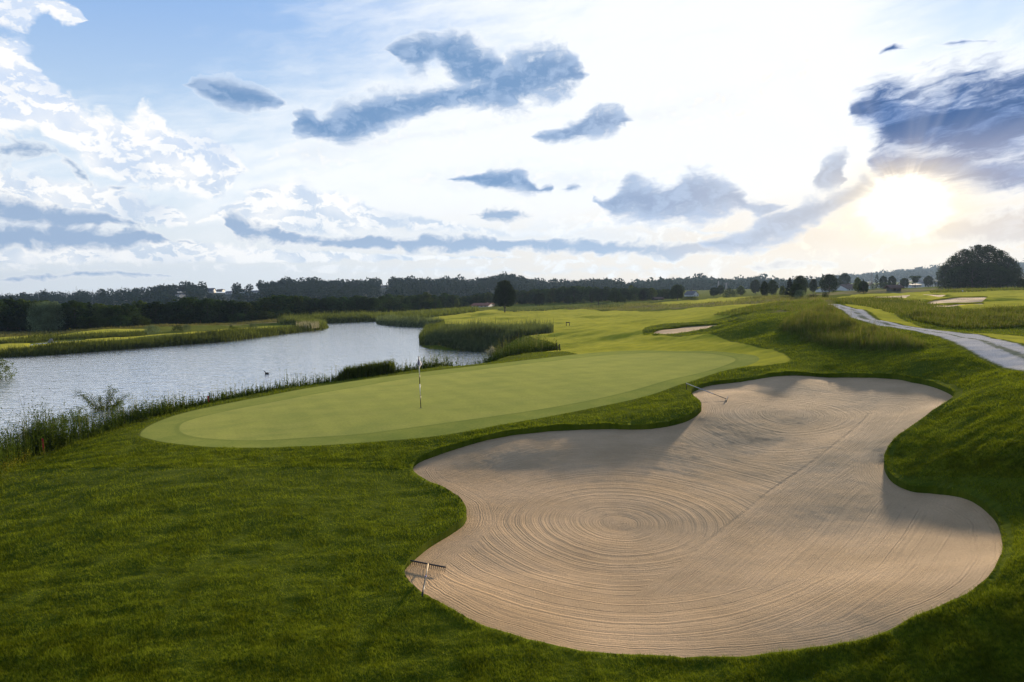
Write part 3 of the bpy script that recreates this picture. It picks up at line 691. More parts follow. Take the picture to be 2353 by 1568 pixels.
M = {
 'forest': leaf_mat('forest_leaves', (.024, .046, .014), .3, .45), 'forest2': leaf_mat('forest_leaves_olive', (.040, .062, .014), .3, .45),
 'tree': leaf_mat('tree_leaves', (.018, .032, .006), .22), 'birch': leaf_mat('light_leaves', (.06, .085, .016), .35),
 'willow': leaf_mat('willow_leaves', (.085, .12, .065), .25, .5), 'conifer': leaf_mat('needles', (.016, .030, .012), .1),
 'farwood': leaf_mat('far_wood_leaves', (.014, .032, .022), .1), 'bark': simple_mat('bark', (.05, .038, .028), .9, .3, 8),
 'reed': leaf_mat('reed_blades', (.062, .090, .018), .45, .6, (.15, .16, .05)), 'reedblue': leaf_mat('blue_green_reed', (.070, .105, .045), .4, .6, (.16, .18, .09)),
 'drygrass': leaf_mat('dry_grass', (.12, .125, .045), .35, .3), 'tallgrass': leaf_mat('tall_grass', (.062, .088, .014), .5, .45),
 'weed': leaf_mat('bank_weeds', (.045, .075, .014), .45, .35), 'plume': leaf_mat('pale_plumes', (.26, .25, .19), .3, .2), 'yellow': leaf_mat('yellow_flowers', (.30, .26, .03), .3, .3),
 'turf': leaf_mat('turf_blades', (.062, .094, .006), .5, .5, (.20, .22, .016)),
 'white': simple_mat('white_render', (.72, .72, .70), .8, .06), 'whitepaint': simple_mat('white_paint', (.8, .8, .8), .4, .03), 'black': simple_mat('black_paint', (.012, .012, .014), .4, .1),
 'roofred': simple_mat('red_tiles', (.20, .06, .035), .8, .25), 'roofbrown': simple_mat('brown_tiles', (.13, .08, .06), .85, .25), 'roofgrey': simple_mat('grey_tiles', (.13, .13, .145), .8, .2),
 'wood': simple_mat('weathered_boards', (.11, .10, .095), .9, .3, 4), 'darkwood': simple_mat('dark_wood', (.035, .028, .022), .8, .3), 'red': simple_mat('red_paint', (.38, .02, .02), .5, .1), 'glass': simple_mat('window_glass', (.03, .035, .04), .1, .1, spec=.6),
 'steel': simple_mat('galvanised_steel', (.25, .25, .27), .4, .1, metal=.8), 'alu': simple_mat('brushed_handle', (.42, .42, .44), .35, .1, metal=.6), 'lightwood': simple_mat('pale_wood', (.52, .40, .24), .6, .2), 'blue': simple_mat('blue_tape', (.03, .03, .16), .5, .1),
 'navy': simple_mat('navy_cloth', (.035, .012, .075), .8, .1), 'cloth': simple_mat('pale_cloth', (.62, .60, .72), .8, .05), 'stone': simple_mat('boulder', (.22, .23, .25), .9, .3, 3, bump=.6), 'orange': simple_mat('orange_paint', (.6, .22, .05), .5, .1),
 'duck': simple_mat('duck_feathers', (.02, .015, .012), 1.0, .3, spec=0.0),
}

# ------------------------------------------------------------------ shape builders
class Geo:
    """gathers simple solids, then links them as ONE mesh object"""
    def __init__(s): s.v = []; s.f3 = []; s.f4 = []; s.n = 0
    def add(s, v, f):
        v = np.asarray(v, float).reshape(-1, 3); f = np.asarray(f, int)
        (s.f4 if f.shape[1] == 4 else s.f3).append(f + s.n); s.v.append(v); s.n += len(v)
    def box(s, c, d, rz=0.0):
        c = np.array(c, float); d = np.array(d, float) / 2
        v = np.array([(x, y, z) for x in (-1, 1) for y in (-1, 1) for z in (-1, 1)]) * d
        ca, sa_ = math.cos(rz), math.sin(rz); v = np.stack([v[:, 0] * ca - v[:, 1] * sa_, v[:, 0] * sa_ + v[:, 1] * ca, v[:, 2]], 1)
        s.add(v + c, [(0, 1, 3, 2), (4, 6, 7, 5), (0, 4, 5, 1), (2, 3, 7, 6), (0, 2, 6, 4), (1, 5, 7, 3)]); return s
    def tube(s, pts, rad, k=8, cap=True):
        pts = np.asarray(pts, float); rad = np.broadcast_to(rad, (len(pts),)); rings = []
        t = np.gradient(pts, axis=0); t /= np.linalg.norm(t, axis=1)[:, None] + 1e-9
        ref = np.array([0, 0, 1.0]) if abs(t[0, 2]) < .9 else np.array([1.0, 0, 0])
        for p, tt, r in zip(pts, t, rad):
            a = np.cross(tt, ref); a /= np.linalg.norm(a) + 1e-9; b = np.cross(tt, a)
            th = np.arange(k) * 2 * math.pi / k
            rings.append(p + r * (np.cos(th)[:, None] * a + np.sin(th)[:, None] * b))
        n = len(pts); v = np.concatenate(rings)
        i = (np.arange(n - 1)[:, None] * k + np.arange(k)).ravel(); j = (np.arange(n - 1)[:, None] * k + (np.arange(k) + 1) % k).ravel()
        b0 = s.n; s.add(v, np.stack([i, j, j + k, i + k], 1))
        if cap:
            s.add([pts[0], pts[-1]], np.zeros((0, 3), int)) if False else None
            c0 = s.n; s.v.append(np.array([pts[0], pts[-1]])); s.n += 2
            a = np.arange(k)
            s.f3.append(np.stack([np.full(k, c0), b0 + (a + 1) % k, b0 + a], 1)); e = b0 + (n - 1) * k
            s.f3.append(np.stack([np.full(k, c0 + 1), e + a, e + (a + 1) % k], 1))
        return s
    def ball(s, c, r, nu=10, nv=7, jit=0.0):
        th = np.linspace(0, math.pi, nv); ph = np.arange(nu) * 2 * math.pi / nu
        v = np.array([(math.sin(a) * math.cos(b), math.sin(a) * math.sin(b), math.cos(a)) for a in th for b in ph])
        v = v * (1 + jit * (np.random.default_rng(5).random((len(v), 1)) - .5)) * np.array(r) + np.array(c)
        i = (np.arange(nv - 1)[:, None] * nu + np.arange(nu)).ravel(); j = (np.arange(nv - 1)[:, None] * nu + (np.arange(nu) + 1) % nu).ravel()
        s.add(v, np.stack([i, j, j + nu, i + nu], 1)[:, ::-1]); return s
    def poly(s, v, f): s.add(v, f); return s
    def build(s, name, mat, parent=None, smooth=False, attrs=None):
        fl = [np.concatenate(x) for x in (s.f4, s.f3) if x]
        return new_mesh(name, np.concatenate(s.v), fl, mat, parent, smooth=smooth, attrs=attrs)
def empty(name, loc, label=None, cat=None, group=None, rz=0.0):
    o = bpy.data.objects.new(name, None); C.objects.link(o); o.location = loc; o.rotation_euler[2] = rz
    return tag(o, label, cat, group)
def copy_thing(o, parent=None):
    c = o.copy(); C.objects.link(c)
    if parent is not None: c.parent = parent
    for ch in list(o.children): copy_thing(ch, c)
    return c

def quads_cloud(c, size, g, flat=0.0, outward=None):
    """leaf-sized faces at points c"""
    n = len(c); size = np.broadcast_to(size, (n,))
    nrm = g.normal(size=(n, 3))
    if outward is not None: nrm = nrm * .7 + outward * 1.0
    nrm[:, 2] += flat
    nrm /= np.linalg.norm(nrm, axis=1)[:, None] + 1e-9
    a = np.cross(nrm, g.normal(size=(n, 3))); a /= np.linalg.norm(a, axis=1)[:, None] + 1e-9
    b = np.cross(nrm, a)
    s = size[:, None] * .5
    v = np.stack([c - a * s, c - b * s * .55, c + a * s, c + b * s * .55], 1).reshape(-1, 3)
    f = np.arange(n * 4).reshape(n, 4)
    return v, f
def crown_cloud(g, clumps, per, leaf, shell=.55):
    P = []; O = []
    for c, r in clumps:
        d = g.normal(size=(per, 3)); d /= np.linalg.norm(d, axis=1)[:, None]
        rad = (shell + (1 - shell) * g.random(per)) ** .8
        P.append(np.array(c) + d * rad[:, None] * np.array(r)); O.append(d)
    return np.concatenate(P), np.concatenate(O)
def make_tree(name, mat, seed, kind='round', crown_w=.7, base=.12, ncl=26, per=90, leaf=.045, bark='bark'):
    """unit height tree: trunk with limbs, crown of leaf-sized faces in clumps"""
    g = np.random.default_rng(seed)
    root = empty(name, (0, 0, 0))
    tr = Geo()
    tw = .022 if kind != 'poplar' else .015
    lean = g.normal(size=2) * .012
    top = .8
    tr.tube([(0, 0, -.02), (lean[0] * .5, lean[1] * .5, .15), (lean[0], lean[1], .4), (lean[0] * 1.5, lean[1] * 1.5, top)], [tw * 1.25, tw, tw * .7, tw * .2], 7)
    clumps = []
    hw = crown_w / 2
    for k in range(ncl):
        u = (k + g.random()) / ncl
        z = base + (1 - base) * (.06 + .9 * u)
        t = (z - base) / (1 - base)
        if kind == 'round': prof = math.sin(math.pi * min(1, .12 + t * .93)) ** .6
        elif kind == 'oval': prof = math.sin(math.pi * (.1 + t * .88) ** .8) ** .7
        elif kind == 'conifer': prof = (1 - t) ** .9 * 1.05 + .03
        elif kind == 'poplar': prof = math.sin(math.pi * (.08 + t * .9)) ** .5
        elif kind == 'willow': prof = math.sin(math.pi * min(1, .3 + t * .68)) ** .5
        elif kind == 'umbrella': prof = .35 + .9 * max(0, t - .3)
        else: prof = 1
        a = k * 2.39996 + g.random() * .6
        rad = hw * prof * (.45 + .5 * g.random() ** .5) * (0.35 if u > .93 and kind != 'umbrella' else 1)
        cr = hw * (.30 + .18 * g.random()) * (.6 + .5 * prof) if kind != 'conifer' else hw * prof * .45 + .012
        cz = cr * (.8 if kind != 'conifer' else .35)
        if kind == 'willow': cz = cr * 1.25
        if kind == 'umbrella': cz = cr * .45
        z = min(z, 1 - cz)
        c = (lean[0] * 1.3 + rad * math.cos(a), lean[1] * 1.3 + rad * math.sin(a), z)
        clumps.append((c, (cr, cr, cz)))
        if kind in ('round', 'oval', 'umbrella') and k % 3 == 0:
            z0 = max(.1, min(.6, z - .22)); tr.tube([(lean[0], lean[1], z0), (c[0] * .5, c[1] * .5, (z0 + z) / 2 + .01), c], [tw * .45, tw * .3, tw * .1], 5)
    P, O = crown_cloud(g, clumps, per, leaf)
    if kind == 'willow':   # hanging strands
        st = P[g.random(len(P)) < .3]; P = np.concatenate([P, st - np.array([0, 0, .05]), st - np.array([0, 0, .1])]); O = np.concatenate([O, np.zeros((len(P) - len(O), 3))])
        P[:, 2] = np.maximum(P[:, 2], .02)
    v, f = quads_cloud(P, leaf * (.6 + .8 * g.random(len(P))), g, outward=O * .6)
    tr.build('trunk', M[bark], root, smooth=True)
    new_mesh('crown', v, f, M[mat], root, smooth=False)
    return root
PARK = (0, -4000, -500)
protos = {}
def proto(key, *a, **k):
    o = make_tree(*a, **k); protos[key] = [o, 0]; return o
proto('f0', 'forest_tree', 'forest', 11, 'round', .85, .04, 30, 110, .058)
proto('f1', 'forest_tree', 'forest2', 12, 'oval', .70, .03, 30, 110, .058)
proto('f2', 'forest_tree', 'forest', 13, 'oval', .6, .05, 26, 110, .058)
proto('f3', 'forest_tree', 'forest', 14, 'round', 1.0, .02, 34, 110, .058)
proto('f4', 'forest_tree', 'conifer', 15, 'conifer', .42, .04, 30, 60, .045)
proto('r0', 'broadleaf_tree', 'tree', 21, 'round', .8, .14, 44, 190, .048)
proto('r1', 'broadleaf_tree', 'tree', 22, 'oval', .66, .16, 40, 190, .048)
proto('r2', 'broadleaf_tree', 'birch', 23, 'oval', .6, .08, 38, 140, .048)
proto('r3', 'broadleaf_tree', 'tree', 24, 'round', 1.0, .14, 44, 170, .046)
proto('lone', 'broadleaf_tree', 'tree', 25, 'oval', .70, .22, 80, 240, .034)
proto('c0', 'conifer_tree', 'conifer', 26, 'conifer', .4, .03, 38, 110, .05)
proto('p0', 'poplar_tree', 'tree', 27, 'poplar', .22, .05, 26, 60, .035)
proto('w0', 'willow_tree', 'willow', 28, 'willow', 1.0, .0, 60, 200, .036)
proto('u0', 'broadleaf_tree', 'tree', 29, 'umbrella', 1.1, .45, 34, 130, .05)
proto('b0', 'bush', 'tree', 31, 'willow', 1.5, .0, 22, 90, .06)
proto('b1', 'bush', 'willow', 32, 'willow', 1.4, .0, 24, 110, .05)
proto('b2', 'bush', 'birch', 33, 'round', 1.1, .0, 24, 110, .05)
proto('g0', 'grove_tree', 'tree', 35, 'round', .8, .03, 66, 110, .031)
proto('g1', 'grove_tree', 'tree', 36, 'oval', .72, .03, 66, 110, .031)
def clone(key):
    o, used = protos[key]
    if not used: protos[key][1] = 1; return o
    return copy_thing(o)
PROTO_W = {'f0': .85, 'f1': .7, 'f2': .6, 'f3': 1.0, 'f4': .42, 'r0': .8, 'r1': .66, 'r2': .6, 'r3': 1.0, 'lone': .74, 'c0': .4, 'p0': .22, 'w0': 1.0, 'u0': 1.1, 'b0': 1.5, 'b1': 1.4, 'b2': 1.1, 'g0': .8, 'g1': .72}
g2 = np.random.default_rng(77)
def ground_at(px, py, cap=450.0):
    p = hit([px], [py], lz, tmin=8, tmax=1200, n=700)[0]
    if p[1] > cap:
        d = ray([px], [py])[0]; t = cap / d[1]; x, y = d[0] * t, d[1] * t
        p = np.array([x, y, lz(np.array([[x, y]]))[0]])
    return p
def plant(key, px, by, ty, w, label=None, cat='tree', group=None, depth=None, cap=450.0):
    p = ground_at(px, by, cap) if depth is None else None
    if depth is not None:
        d = ray([px], [by])[0]; t = depth / d[1]; x, y = d[0] * t, d[1] * t; p = np.array([x, y, lz(np.array([[x, y]]))[0]])
    top = at_dist([px], [ty], p[1])[0]
    h = max(.3, top[2] - p[2]); wm_ = w * p[1] / FPX
    o = clone(key); o.location = (p[0], p[1], p[2] - .02 * h)
    s = wm_ / PROTO_W[key] / (1.0 if key[0] in 'fg' else 1.22); o.scale = (s, s, h * 1.0); o.rotation_euler = (0, 0, g2.random() * 6.28)
    tag(o, label, cat, group)
    return o

# ------------------------------------------------------------------ the wood across the water
fb_x = [-160, 0, 200, 400, 600, 870, 1000, 1100, 1300, 1500, 1640]
fb_y = [765, 762, 756, 746, 736, 719, 709, 702, 696, 690, 682]
ft = [(-160, 683), (0, 683), (25, 679), (60, 690), (120, 693), (200, 690), (250, 700), (300, 698), (340, 689), (390, 698), (440, 679), (500, 687), (560, 690), (620, 684), (681, 676), (713, 682), (783, 680), (888, 680), (938, 677), (976, 670), (1001, 674), (1026, 680),
      (1063, 685), (1101, 673), (1140, 672), (1189, 666), (1251, 661), (1301, 657), (1351, 660), (1401, 662), (1464, 660), (1501, 666), (1539, 662), (1640, 664)]
ftx, fty = zip(*ft)
FL = 'dark tree in the closed wood behind the meadow across the water'
x = -150.0
while x < 1560:
    top = np.interp(x, ftx, fty) + g2.normal() * 3.0; by = np.interp(x, fb_x, fb_y)
    key = g2.choice(['f0', 'f1', 'f2', 'f3', 'f4'], p=[.3, .25, .2, .2, .05])
    w = (by - top) * PROTO_W[key] * (1.0 + .25 * g2.random())
    plant(key, x, by - 1.5 * g2.random(), top, w, FL if key != 'f4' else 'pointed conifer among the broadleaf trees of the wood across the water', 'tree', 'trees of the wood across the water')
    x += w * (.50 if x < 1100 else .42) * (.8 + .4 * g2.random())
x = -140.0
while x < 1560:     # second row, a little behind
    top = np.interp(x, ftx, fty) + g2.normal() * 2.5 + 2; by = np.interp(x, fb_x, fb_y) - 6
    key = g2.choice(['f0', 'f1', 'f3', 'f4'], p=[.4, .25, .25, .1])
    w = (by - top) * PROTO_W[key] * 1.2
    plant(key, x, by, top, w, FL, 'tree', 'trees of the wood across the water')
    x += w * .75
x = -150.0
while x < 1100:     # low trees at the wood's foot close it to the ground
    by = np.interp(x, fb_x, fb_y); top = by - (by - np.interp(x, ftx, fty)) * (.35 + .2 * g2.random())
    key = g2.choice(['f0', 'f3', 'f1']); w = (by - top) * (1.5 + .6 * g2.random())
    plant(key, x, by + .5, top, w, 'low dark tree at the foot of the wood across the water', 'tree', 'low trees edging the wood')
    x += w * (.7 + .5 * g2.random())

plant('w0', 112, 762, 690, 80, 'large grey-green willow standing in front of the dark wood', 'tree')
for a in [('b0', 232, 750, 733, 18, 'small dark round tree before the wood beside the pale willow'), ('b0', 270, 751, 741, 12, 'tiny dark bush at the meadow edge below the wood'), ('b0', 299, 750, 737, 24, 'broad low bush at the meadow edge below the wood'),
          ('b1', 350, 768, 746, 38, 'grey-green feathery bush on the lawn across the water', ), ('b0', 408, 761, 746, 26, 'dark round bush between two lawns across the water'), ('b1', 428, 761, 745, 22, 'olive bush beside the dark round bush'),
          ('b1', 582, 756, 741, 24, 'pale silver bush above the reeds of the far bank'), ('b0', 531, 754, 746, 8, 'very small dark shrub in the far meadow'), ('b2', 540, 762, 751, 44, 'wide flat scrub on the far bank behind the reeds'),
          ('r2', 596, 729, 708, 13, 'slim green tree first of the row before the wood'), ('b2', 615, 729, 715, 11, 'short conical green tree in the row before the wood'), ('r2', 636, 729, 703, 18, 'tallest light green tree of the row before the wood'),
          ('b2', 776, 723, 714, 10, 'small green cone of a tree on the far meadow'), ('b2', 810, 722, 714, 10, 'small green shrub right of the green cone on the far meadow'), ('b2', 853, 722, 713, 12, 'pale shrub at the end of the far meadow'),
          ('b1', 893, 716, 708, 12, 'grey shrub before the dark wood, beyond the reeds'), ('b2', 925, 716, 707, 16, 'light green shrub before the wood beyond the river bend'),
          ('r2', 893, 716, 683, 26, 'olive tree with lighter crown standing out of the wood'), ('r2', 1050, 708, 686, 16, 'light tree left of the red-roofed house'), ('b0', 1030, 708, 695, 15, 'dark small tree near the red-roofed house'),
          ('b2', 995, 760, 744, 26, 'bright green bush among the reeds on the point'), ('b0', 1146, 704, 697, 30, 'scrub behind the lone tree')]:
    k, px_, by_, ty_, w_ = a[:5]; plant(k, px_, by_, ty_, w_, a[5], 'tree' if k[0] in 'r' else 'bush')
# lone and scattered trees on the course
for a in [('lone', 1160, 718, 643, 54, 'tall dark oval tree standing alone on the fairway'), ('r0', 1240, 703, 673, 28, 'round tree with a short trunk right of the tall lone tree'), ('r1', 1199, 700, 685, 18, 'small dim tree just behind the tall lone tree'),
          ('b0', 1261, 698, 685, 15, 'low olive bush right of the round tree'), ('r1', 1305, 700, 680, 18, 'dark young tree at the fairway edge'), ('b0', 1319, 698, 684, 13, 'narrow dark bush next to the dark young tree'), ('b2', 1341, 697, 687, 13, 'small light bush at the edge of the far fairway'),
          ('p0', 1359, 697, 677, 10, 'slender tree rising from the bushes'), ('r2', 1382, 691, 665, 24, 'light olive tree in front of the wooded hill'), ('r0', 1416, 699, 667, 30, 'broad dark tree above the pale reed bed'), ('b0', 1432, 697, 682, 16, 'dark bush leaning on the broad dark tree'),
          ('r2', 1450, 688, 654, 19, 'tall light feathery tree on the horizon'), ('r1', 1476, 691, 667, 20, 'neat dark tree beside the tall feathery tree'), ('r0', 1557, 690, 653, 36, 'dense dark tree with a spreading foot near the white gable'), ('b0', 1585, 690, 680, 40, 'dark scrub at the foot of the dense dark tree'),
          ('r1', 1640, 682, 660, 22, 'dim tree left of the dark dome of bushes'), ('b0', 1677, 683, 661, 36, 'dark dome-shaped clump of bushes above the bright field'), ('r2', 1702, 679, 656, 22, 'hazy tree right of the dark dome-shaped clump'),
          ('r1', 1655, 679, 655, 20, 'hazy tree behind the dark dome-shaped clump'), ('r0', 1737, 676, 642, 26, 'tall rounded hazy tree above the dry ridge'), ('r1', 1757, 684, 645, 20, 'tree with bare lower trunks on the dry ridge'), ('r0', 1774, 680, 643, 27, 'dark round tree right of the bare-trunked tree'),
          ('r2', 1798, 680, 656, 16, 'thin pale tree between two dark trees'), ('c0', 1814, 681, 636, 26, 'pointed dark tree in the group left of the path'), ('r3', 1838, 681, 632, 38, 'tallest spreading tree of the group left of the path'), ('r0', 1831, 685, 651, 34, 'dark full tree in front of the tallest spreading tree'),
          ('b1', 1839, 687, 665, 28, 'silvery bush in front of the tree group'), ('r1', 1869, 674, 640, 20, 'upright egg-shaped tree standing clear'), ('b0', 1868, 686, 675, 30, 'low dark bush below the egg-shaped tree'), ('b0', 1896, 686, 669, 18, 'small dark bush below the big broad tree'),
          ('r3', 1905, 675, 629, 46, 'big broad tree with gaps in its crown'), ('r0', 1940, 664, 627, 30, 'hazy dome-shaped tree above the brown roofs'), ('r2', 1970, 672, 637, 20, 'light tree just left of the small round tree'), ('r0', 1984, 675, 645, 25, 'small dark ball-shaped tree on a thin trunk'),
          ('c0', 1985, 664, 640, 12, 'pointed tree top behind the ball-shaped tree'), ('p0', 2015, 664, 629, 9, 'narrow poplar among the village trees'), ('r0', 2030, 664, 633, 19, 'round hazy village tree right of the poplar'), ('r0', 2049, 664, 633, 20, 'second round hazy tree behind the wooden barn'),
          ('b2', 2035, 664, 648, 44, 'hedge-like trees behind the wooden barn'), ('r0', 2078, 663, 638, 20, 'dark tree left of the white village house'), ('u0', 2103, 662, 633, 28, 'flat-topped spreading tree behind the white house'), ('r0', 2134, 660, 633, 22, 'hazy tree beside the big dark grove'),
          ('b2', 2006, 666, 652, 16, 'garden tree left of the barn')]:
    k, px_, by_, ty_, w_ = a[:5]; plant(k, px_, by_, ty_, w_, a[5], 'tree' if k[0] != 'b' else 'bush')
# the domed grove at the right
for i, (px_, ty_, w_, dd) in enumerate([(2172, 606, 40, 0), (2192, 586, 56, 6), (2216, 570, 62, -5), (2243, 560, 66, 4), (2270, 560, 66, -4), (2295, 573, 60, 5), (2316, 590, 52, -3), (2330, 614, 36, 2), (2205, 610, 60, -10), (2235, 600, 70, -14), (2268, 602, 70, -12), (2300, 612, 60, -10)]):
    plant('g0' if i % 2 else 'g1', px_, 665, ty_, w_, 'dark tree whose crown merges into the big domed grove', 'tree', 'trees of the domed grove at the right', depth=255 + dd)
for px_, ty_, w_ in [(2346, 640, 20), (2362, 634, 30), (2400, 628, 50)]:
    plant('r1', px_, 664, ty_, w_, 'dim tree beyond the right end of the big domed grove', 'tree', 'trees beyond the domed grove')

# ------------------------------------------------------------------ hills with their woods
def hill(name, crest, d0, d1, dc, z0, mat, off=0.0, bump=0.0, seed=1):
    cx_ = np.array([c[0] for c in crest], float); cyy = np.array([c[1] for c in crest], float)
    xs = np.linspace(cx_[0], cx_[-1], 260); ys = np.interp(xs, cx_, cyy) + off
    top = at_dist(xs, ys, dc); az = np.arctan2(top[:, 0], top[:, 1])
    ds = np.concatenate([np.linspace(d0, dc, 14), np.linspace(dc, d1, 6)[1:]])
    V = []
    for d in ds:
        t = (d - d0) / (dc - d0) if d <= dc else 1 - .6 * (d - dc) / (d1 - dc)
        z = z0 + (top[:, 2] - z0) * sstep(-.25, 1.0, t) if d <= dc else z0 + (top[:, 2] - z0) * t
        if d <= dc: z = z0 - 3 + (top[:, 2] - z0 + 3) * (t ** .8)
        k = d / dc; V.append(np.stack([top[:, 0] * k, top[:, 1] * k, z + bump * (fbm(az * 90, np.full(len(az), d * .03), 4, seed) - .5)], 1))
    n = len(xs); V = np.concatenate(V); a = (np.arange(len(ds) - 1)[:, None] * n + np.arange(n - 1)).ravel()
    o = new_mesh(name, V, np.stack([a, a + 1, a + 1 + n, a + n], 1), mat); tag(o, kind='structure')
    def surf(px, d):
        t = np.clip((d - d0) / (dc - d0), 0, 1); y = np.interp(px, xs, ys); tp = at_dist(px, y, dc)
        k = d / dc; return np.stack([tp[:, 0] * k, tp[:, 1] * k, z0 - 3 + (tp[:, 2] - z0 + 3) * t ** .8], 1)
    return o, surf
hm = simple_mat('wooded_slope', (.022, .036, .016), .95, .4, .03)
crestL = [(-300, 694), (0, 693), (60, 690), (100, 688), (200, 684), (300, 679), (400, 673), (440, 670), (480, 673), (520, 673), (560, 671), (640, 662), (700, 660), (800, 662), (860, 656), (900, 655), (1000, 658), (1060, 656), (1100, 656), (1140, 650), (1180, 648), (1215, 655),
          (1250, 664), (1290, 663), (1330, 660), (1380, 658), (1430, 666), (1500, 674), (1560, 676), (1700, 676)]
hillL, surfL = hill('hills', crestL, 470, 900, 720, -4, hm)
hillM, surfM = hill('hills', [(1400, 676), (1480, 668), (1540, 662), (1600, 657), (1640, 660), (1680, 662), (1720, 659), (1780, 662), (1850, 664), (1950, 663)], 620, 1100, 900, -3, hm)
hillR, surfR = hill('hills', [(1880, 650), (1960, 646), (2000, 643), (2050, 637), (2100, 632), (2160, 629), (2250, 628), (2330, 618), (2400, 612), (2600, 600)], 1300, 2300, 1800, -3, hm, bump=6)
hillF, surfF = hill('hills', [(1850, 650), (1930, 640), (1960, 634), (2000, 626), (2030, 629), (2080, 638), (2200, 636), (2310, 620), (2340, 608), (2380, 603), (2600, 590)], 2500, 3400, 2900, -3, hm, bump=8)
hillX, surfX = hill('hills', [(-500, 690), (300, 683), (900, 672), (1400, 664), (1850, 650)], 1500, 2600, 2000, -3, hm, bump=3)
hill_boxes = [(474, 494, 655, 674), (405, 426, 674, 690), (500, 515, 663, 674), (520, 536, 668, 678), (552, 567, 663, 675), (578, 594, 666, 674), (876, 892, 655, 663)]
def wood(name, surf, n, x0, x1, d0, d1, hgt, seed, label, boxes=(), conif=None, nq=48):
    g = np.random.default_rng(seed)
    px = x0 + (x1 - x0) * g.random(n); u = g.random(n) ** .7; d = d0 + (d1 - d0) * u
    ridge = g.random(n) < .25; d[ridge] = d1 - g.random(ridge.sum()) * 12
    S0 = surf(px, d); S = []
    kz = []
    for i in range(n):
        h = hgt * (.55 + .75 * g.random()) * (1.4 if g.random() < .06 else 1)
        yb = CY - FPX * 0
        skip = False
        rel = S0[i] - np.array([0, 0, CAMZ]); dep = rel @ Fw; py = CY - FPX * (rel @ Up) / dep; pyt = CY - FPX * ((rel + [0, 0, h]) @ Up) / dep
        for b in boxes:
            if b[0] - 3 < px[i] < b[1] + 3 and pyt < b[3] and py > b[2] - 1: skip = True
        if skip: continue
        c = S0[i]; con = conif is not None and g.random() < conif(px[i])
        m = nq
        if con:
            t = g.random(m); a = g.random(m) * 6.28; r = h * .2 * (1 - t)
            P = np.stack([c[0] + r * np.cos(a), c[1] + r * np.sin(a), c[2] + h * 1.1 * t], 1); sz = .16 * h * (1.15 - t)
        else:
            dd = g.normal(size=(m, 3)); dd /= np.linalg.norm(dd, axis=1)[:, None]; w = h * (.38 + .2 * g.random())
            P = c + [0, 0, h * .55] + dd * [w, w, h * .48] * (.6 + .4 * g.random((m, 1))); sz = np.full(m, .27 * h)
        S.append(np.column_stack([P, sz]))
    S = np.concatenate(S); v, f = quads_cloud(S[:, :3], S[:, 3], g)
    o = new_mesh(name, v, f, M['farwood'], smooth=False); return tag(o, label, 'wood', None, 'stuff')
wood('hill_wood', surfL, 4200, -250, 1480, 480, 722, 6.6, 5, 'dark blue-green wood covering the long hill behind the river trees', hill_boxes, lambda p: .75 if p < 360 else .12)
wood('hill_wood', surfM, 1100, 1440, 1930, 630, 905, 10.0, 6, 'hazy grey wood on the low hill right of the centre', (), lambda p: .1)
wood('hill_wood', surfR, 1500, 1900, 2600, 1320, 1805, 15.0, 8, 'pale hazy wood on the far hill behind the village', (), lambda p: .3)

# ------------------------------------------------------------------ buildings
def house(name, px, by, wpx, hwall, hroof, depth_m, rz, roof, label, dist=None, z=None, wall='white', wins=3, floors=1, cat='house', gable_front=False, chimney=True):
    """px: middle of its foot; wpx: its width in photo pixels; wall and roof heights in photo pixels"""
    if dist is None: p = ground_at(px, by, 420); 
    else: p = at_dist([px], [by], dist)[0]
    k = p[1] / FPX; w = wpx * k; hw = hwall * k; hr = hroof * k
    r = empty(name, (p[0], p[1], p[2] - .1), label, cat, rz=rz)
    dp = depth_m
    b = Geo().box((0, 0, hw / 2), (w, dp, hw))
    if gable_front:   # ridge runs away from the viewer
        for s_ in (-1, 1):
            y_ = s_ * dp / 2; v = [(-w / 2, y_, hw), (w / 2, y_, hw), (0, y_, hw + hr)]; b.poly(v, [(0, 1, 2) if s_ < 0 else (1, 0, 2)])
    else:
        for s_ in (-1, 1):
            x_ = s_ * w / 2; v = [(x_, -dp / 2, hw), (x_, dp / 2, hw), (x_, 0, hw + hr)]; b.poly(v, [(0, 1, 2) if s_ > 0 else (1, 0, 2)])
    b.build('wall', M[wall], r)
    o_ = .06 * w if w < 8 else .5; th = .18
    g = Geo(); half = (w if gable_front else dp) / 2; ln = (dp if gable_front else w) + 2 * o_; sl = math.hypot(half, hr); ex = o_ / half
    for s_ in (-1, 1):
        e = np.array([s_ * half * (1 + ex), hw - hr * ex]); t = np.array([0, hw + hr])
        pts = []
        for yy in (-ln / 2, ln / 2):
            for q in (e, t):
                for dz in (0.02, th):
                    pts.append((q[0], yy, q[1] + dz) if gable_front else (yy, q[0], q[1] + dz))
        g.poly(pts, [(0, 1, 3, 2), (4, 6, 7, 5), (0, 4, 5, 1), (2, 3, 7, 6), (0, 2, 6, 4), (1, 5, 7, 3)])
    rf = g.build('roof', M[roof], r)
    if chimney: Geo().box((w * .2 if not gable_front else w * .12, dp * .08, hw + hr * .9), (.7, .7, hr * .5 + .8)).build('chimney', M['roofbrown'], rf)
    for fl in range(floors):
        zc = hw * (fl + .55) / floors
        for i in range(wins):
            xw = (-.5 + (i + .5) / wins) * w * .9; ww = w * .9 / wins * .42; hh = hw / floors * .42
            wn = Geo().box((xw, -dp / 2 - .03, zc), (ww, .08, hh)).build('window', M['glass'], r)
            Geo().box((xw, -dp / 2 - .06, zc - hh / 2 - .05), (ww * 1.15, .14, .09)).build('sill', M['white'], wn)
    return r
house('village_house', 2094, 661, 24, 6.0, 2.2, 9, .05, 'roofgrey', 'long low white house with a row of windows behind the field', wins=6)
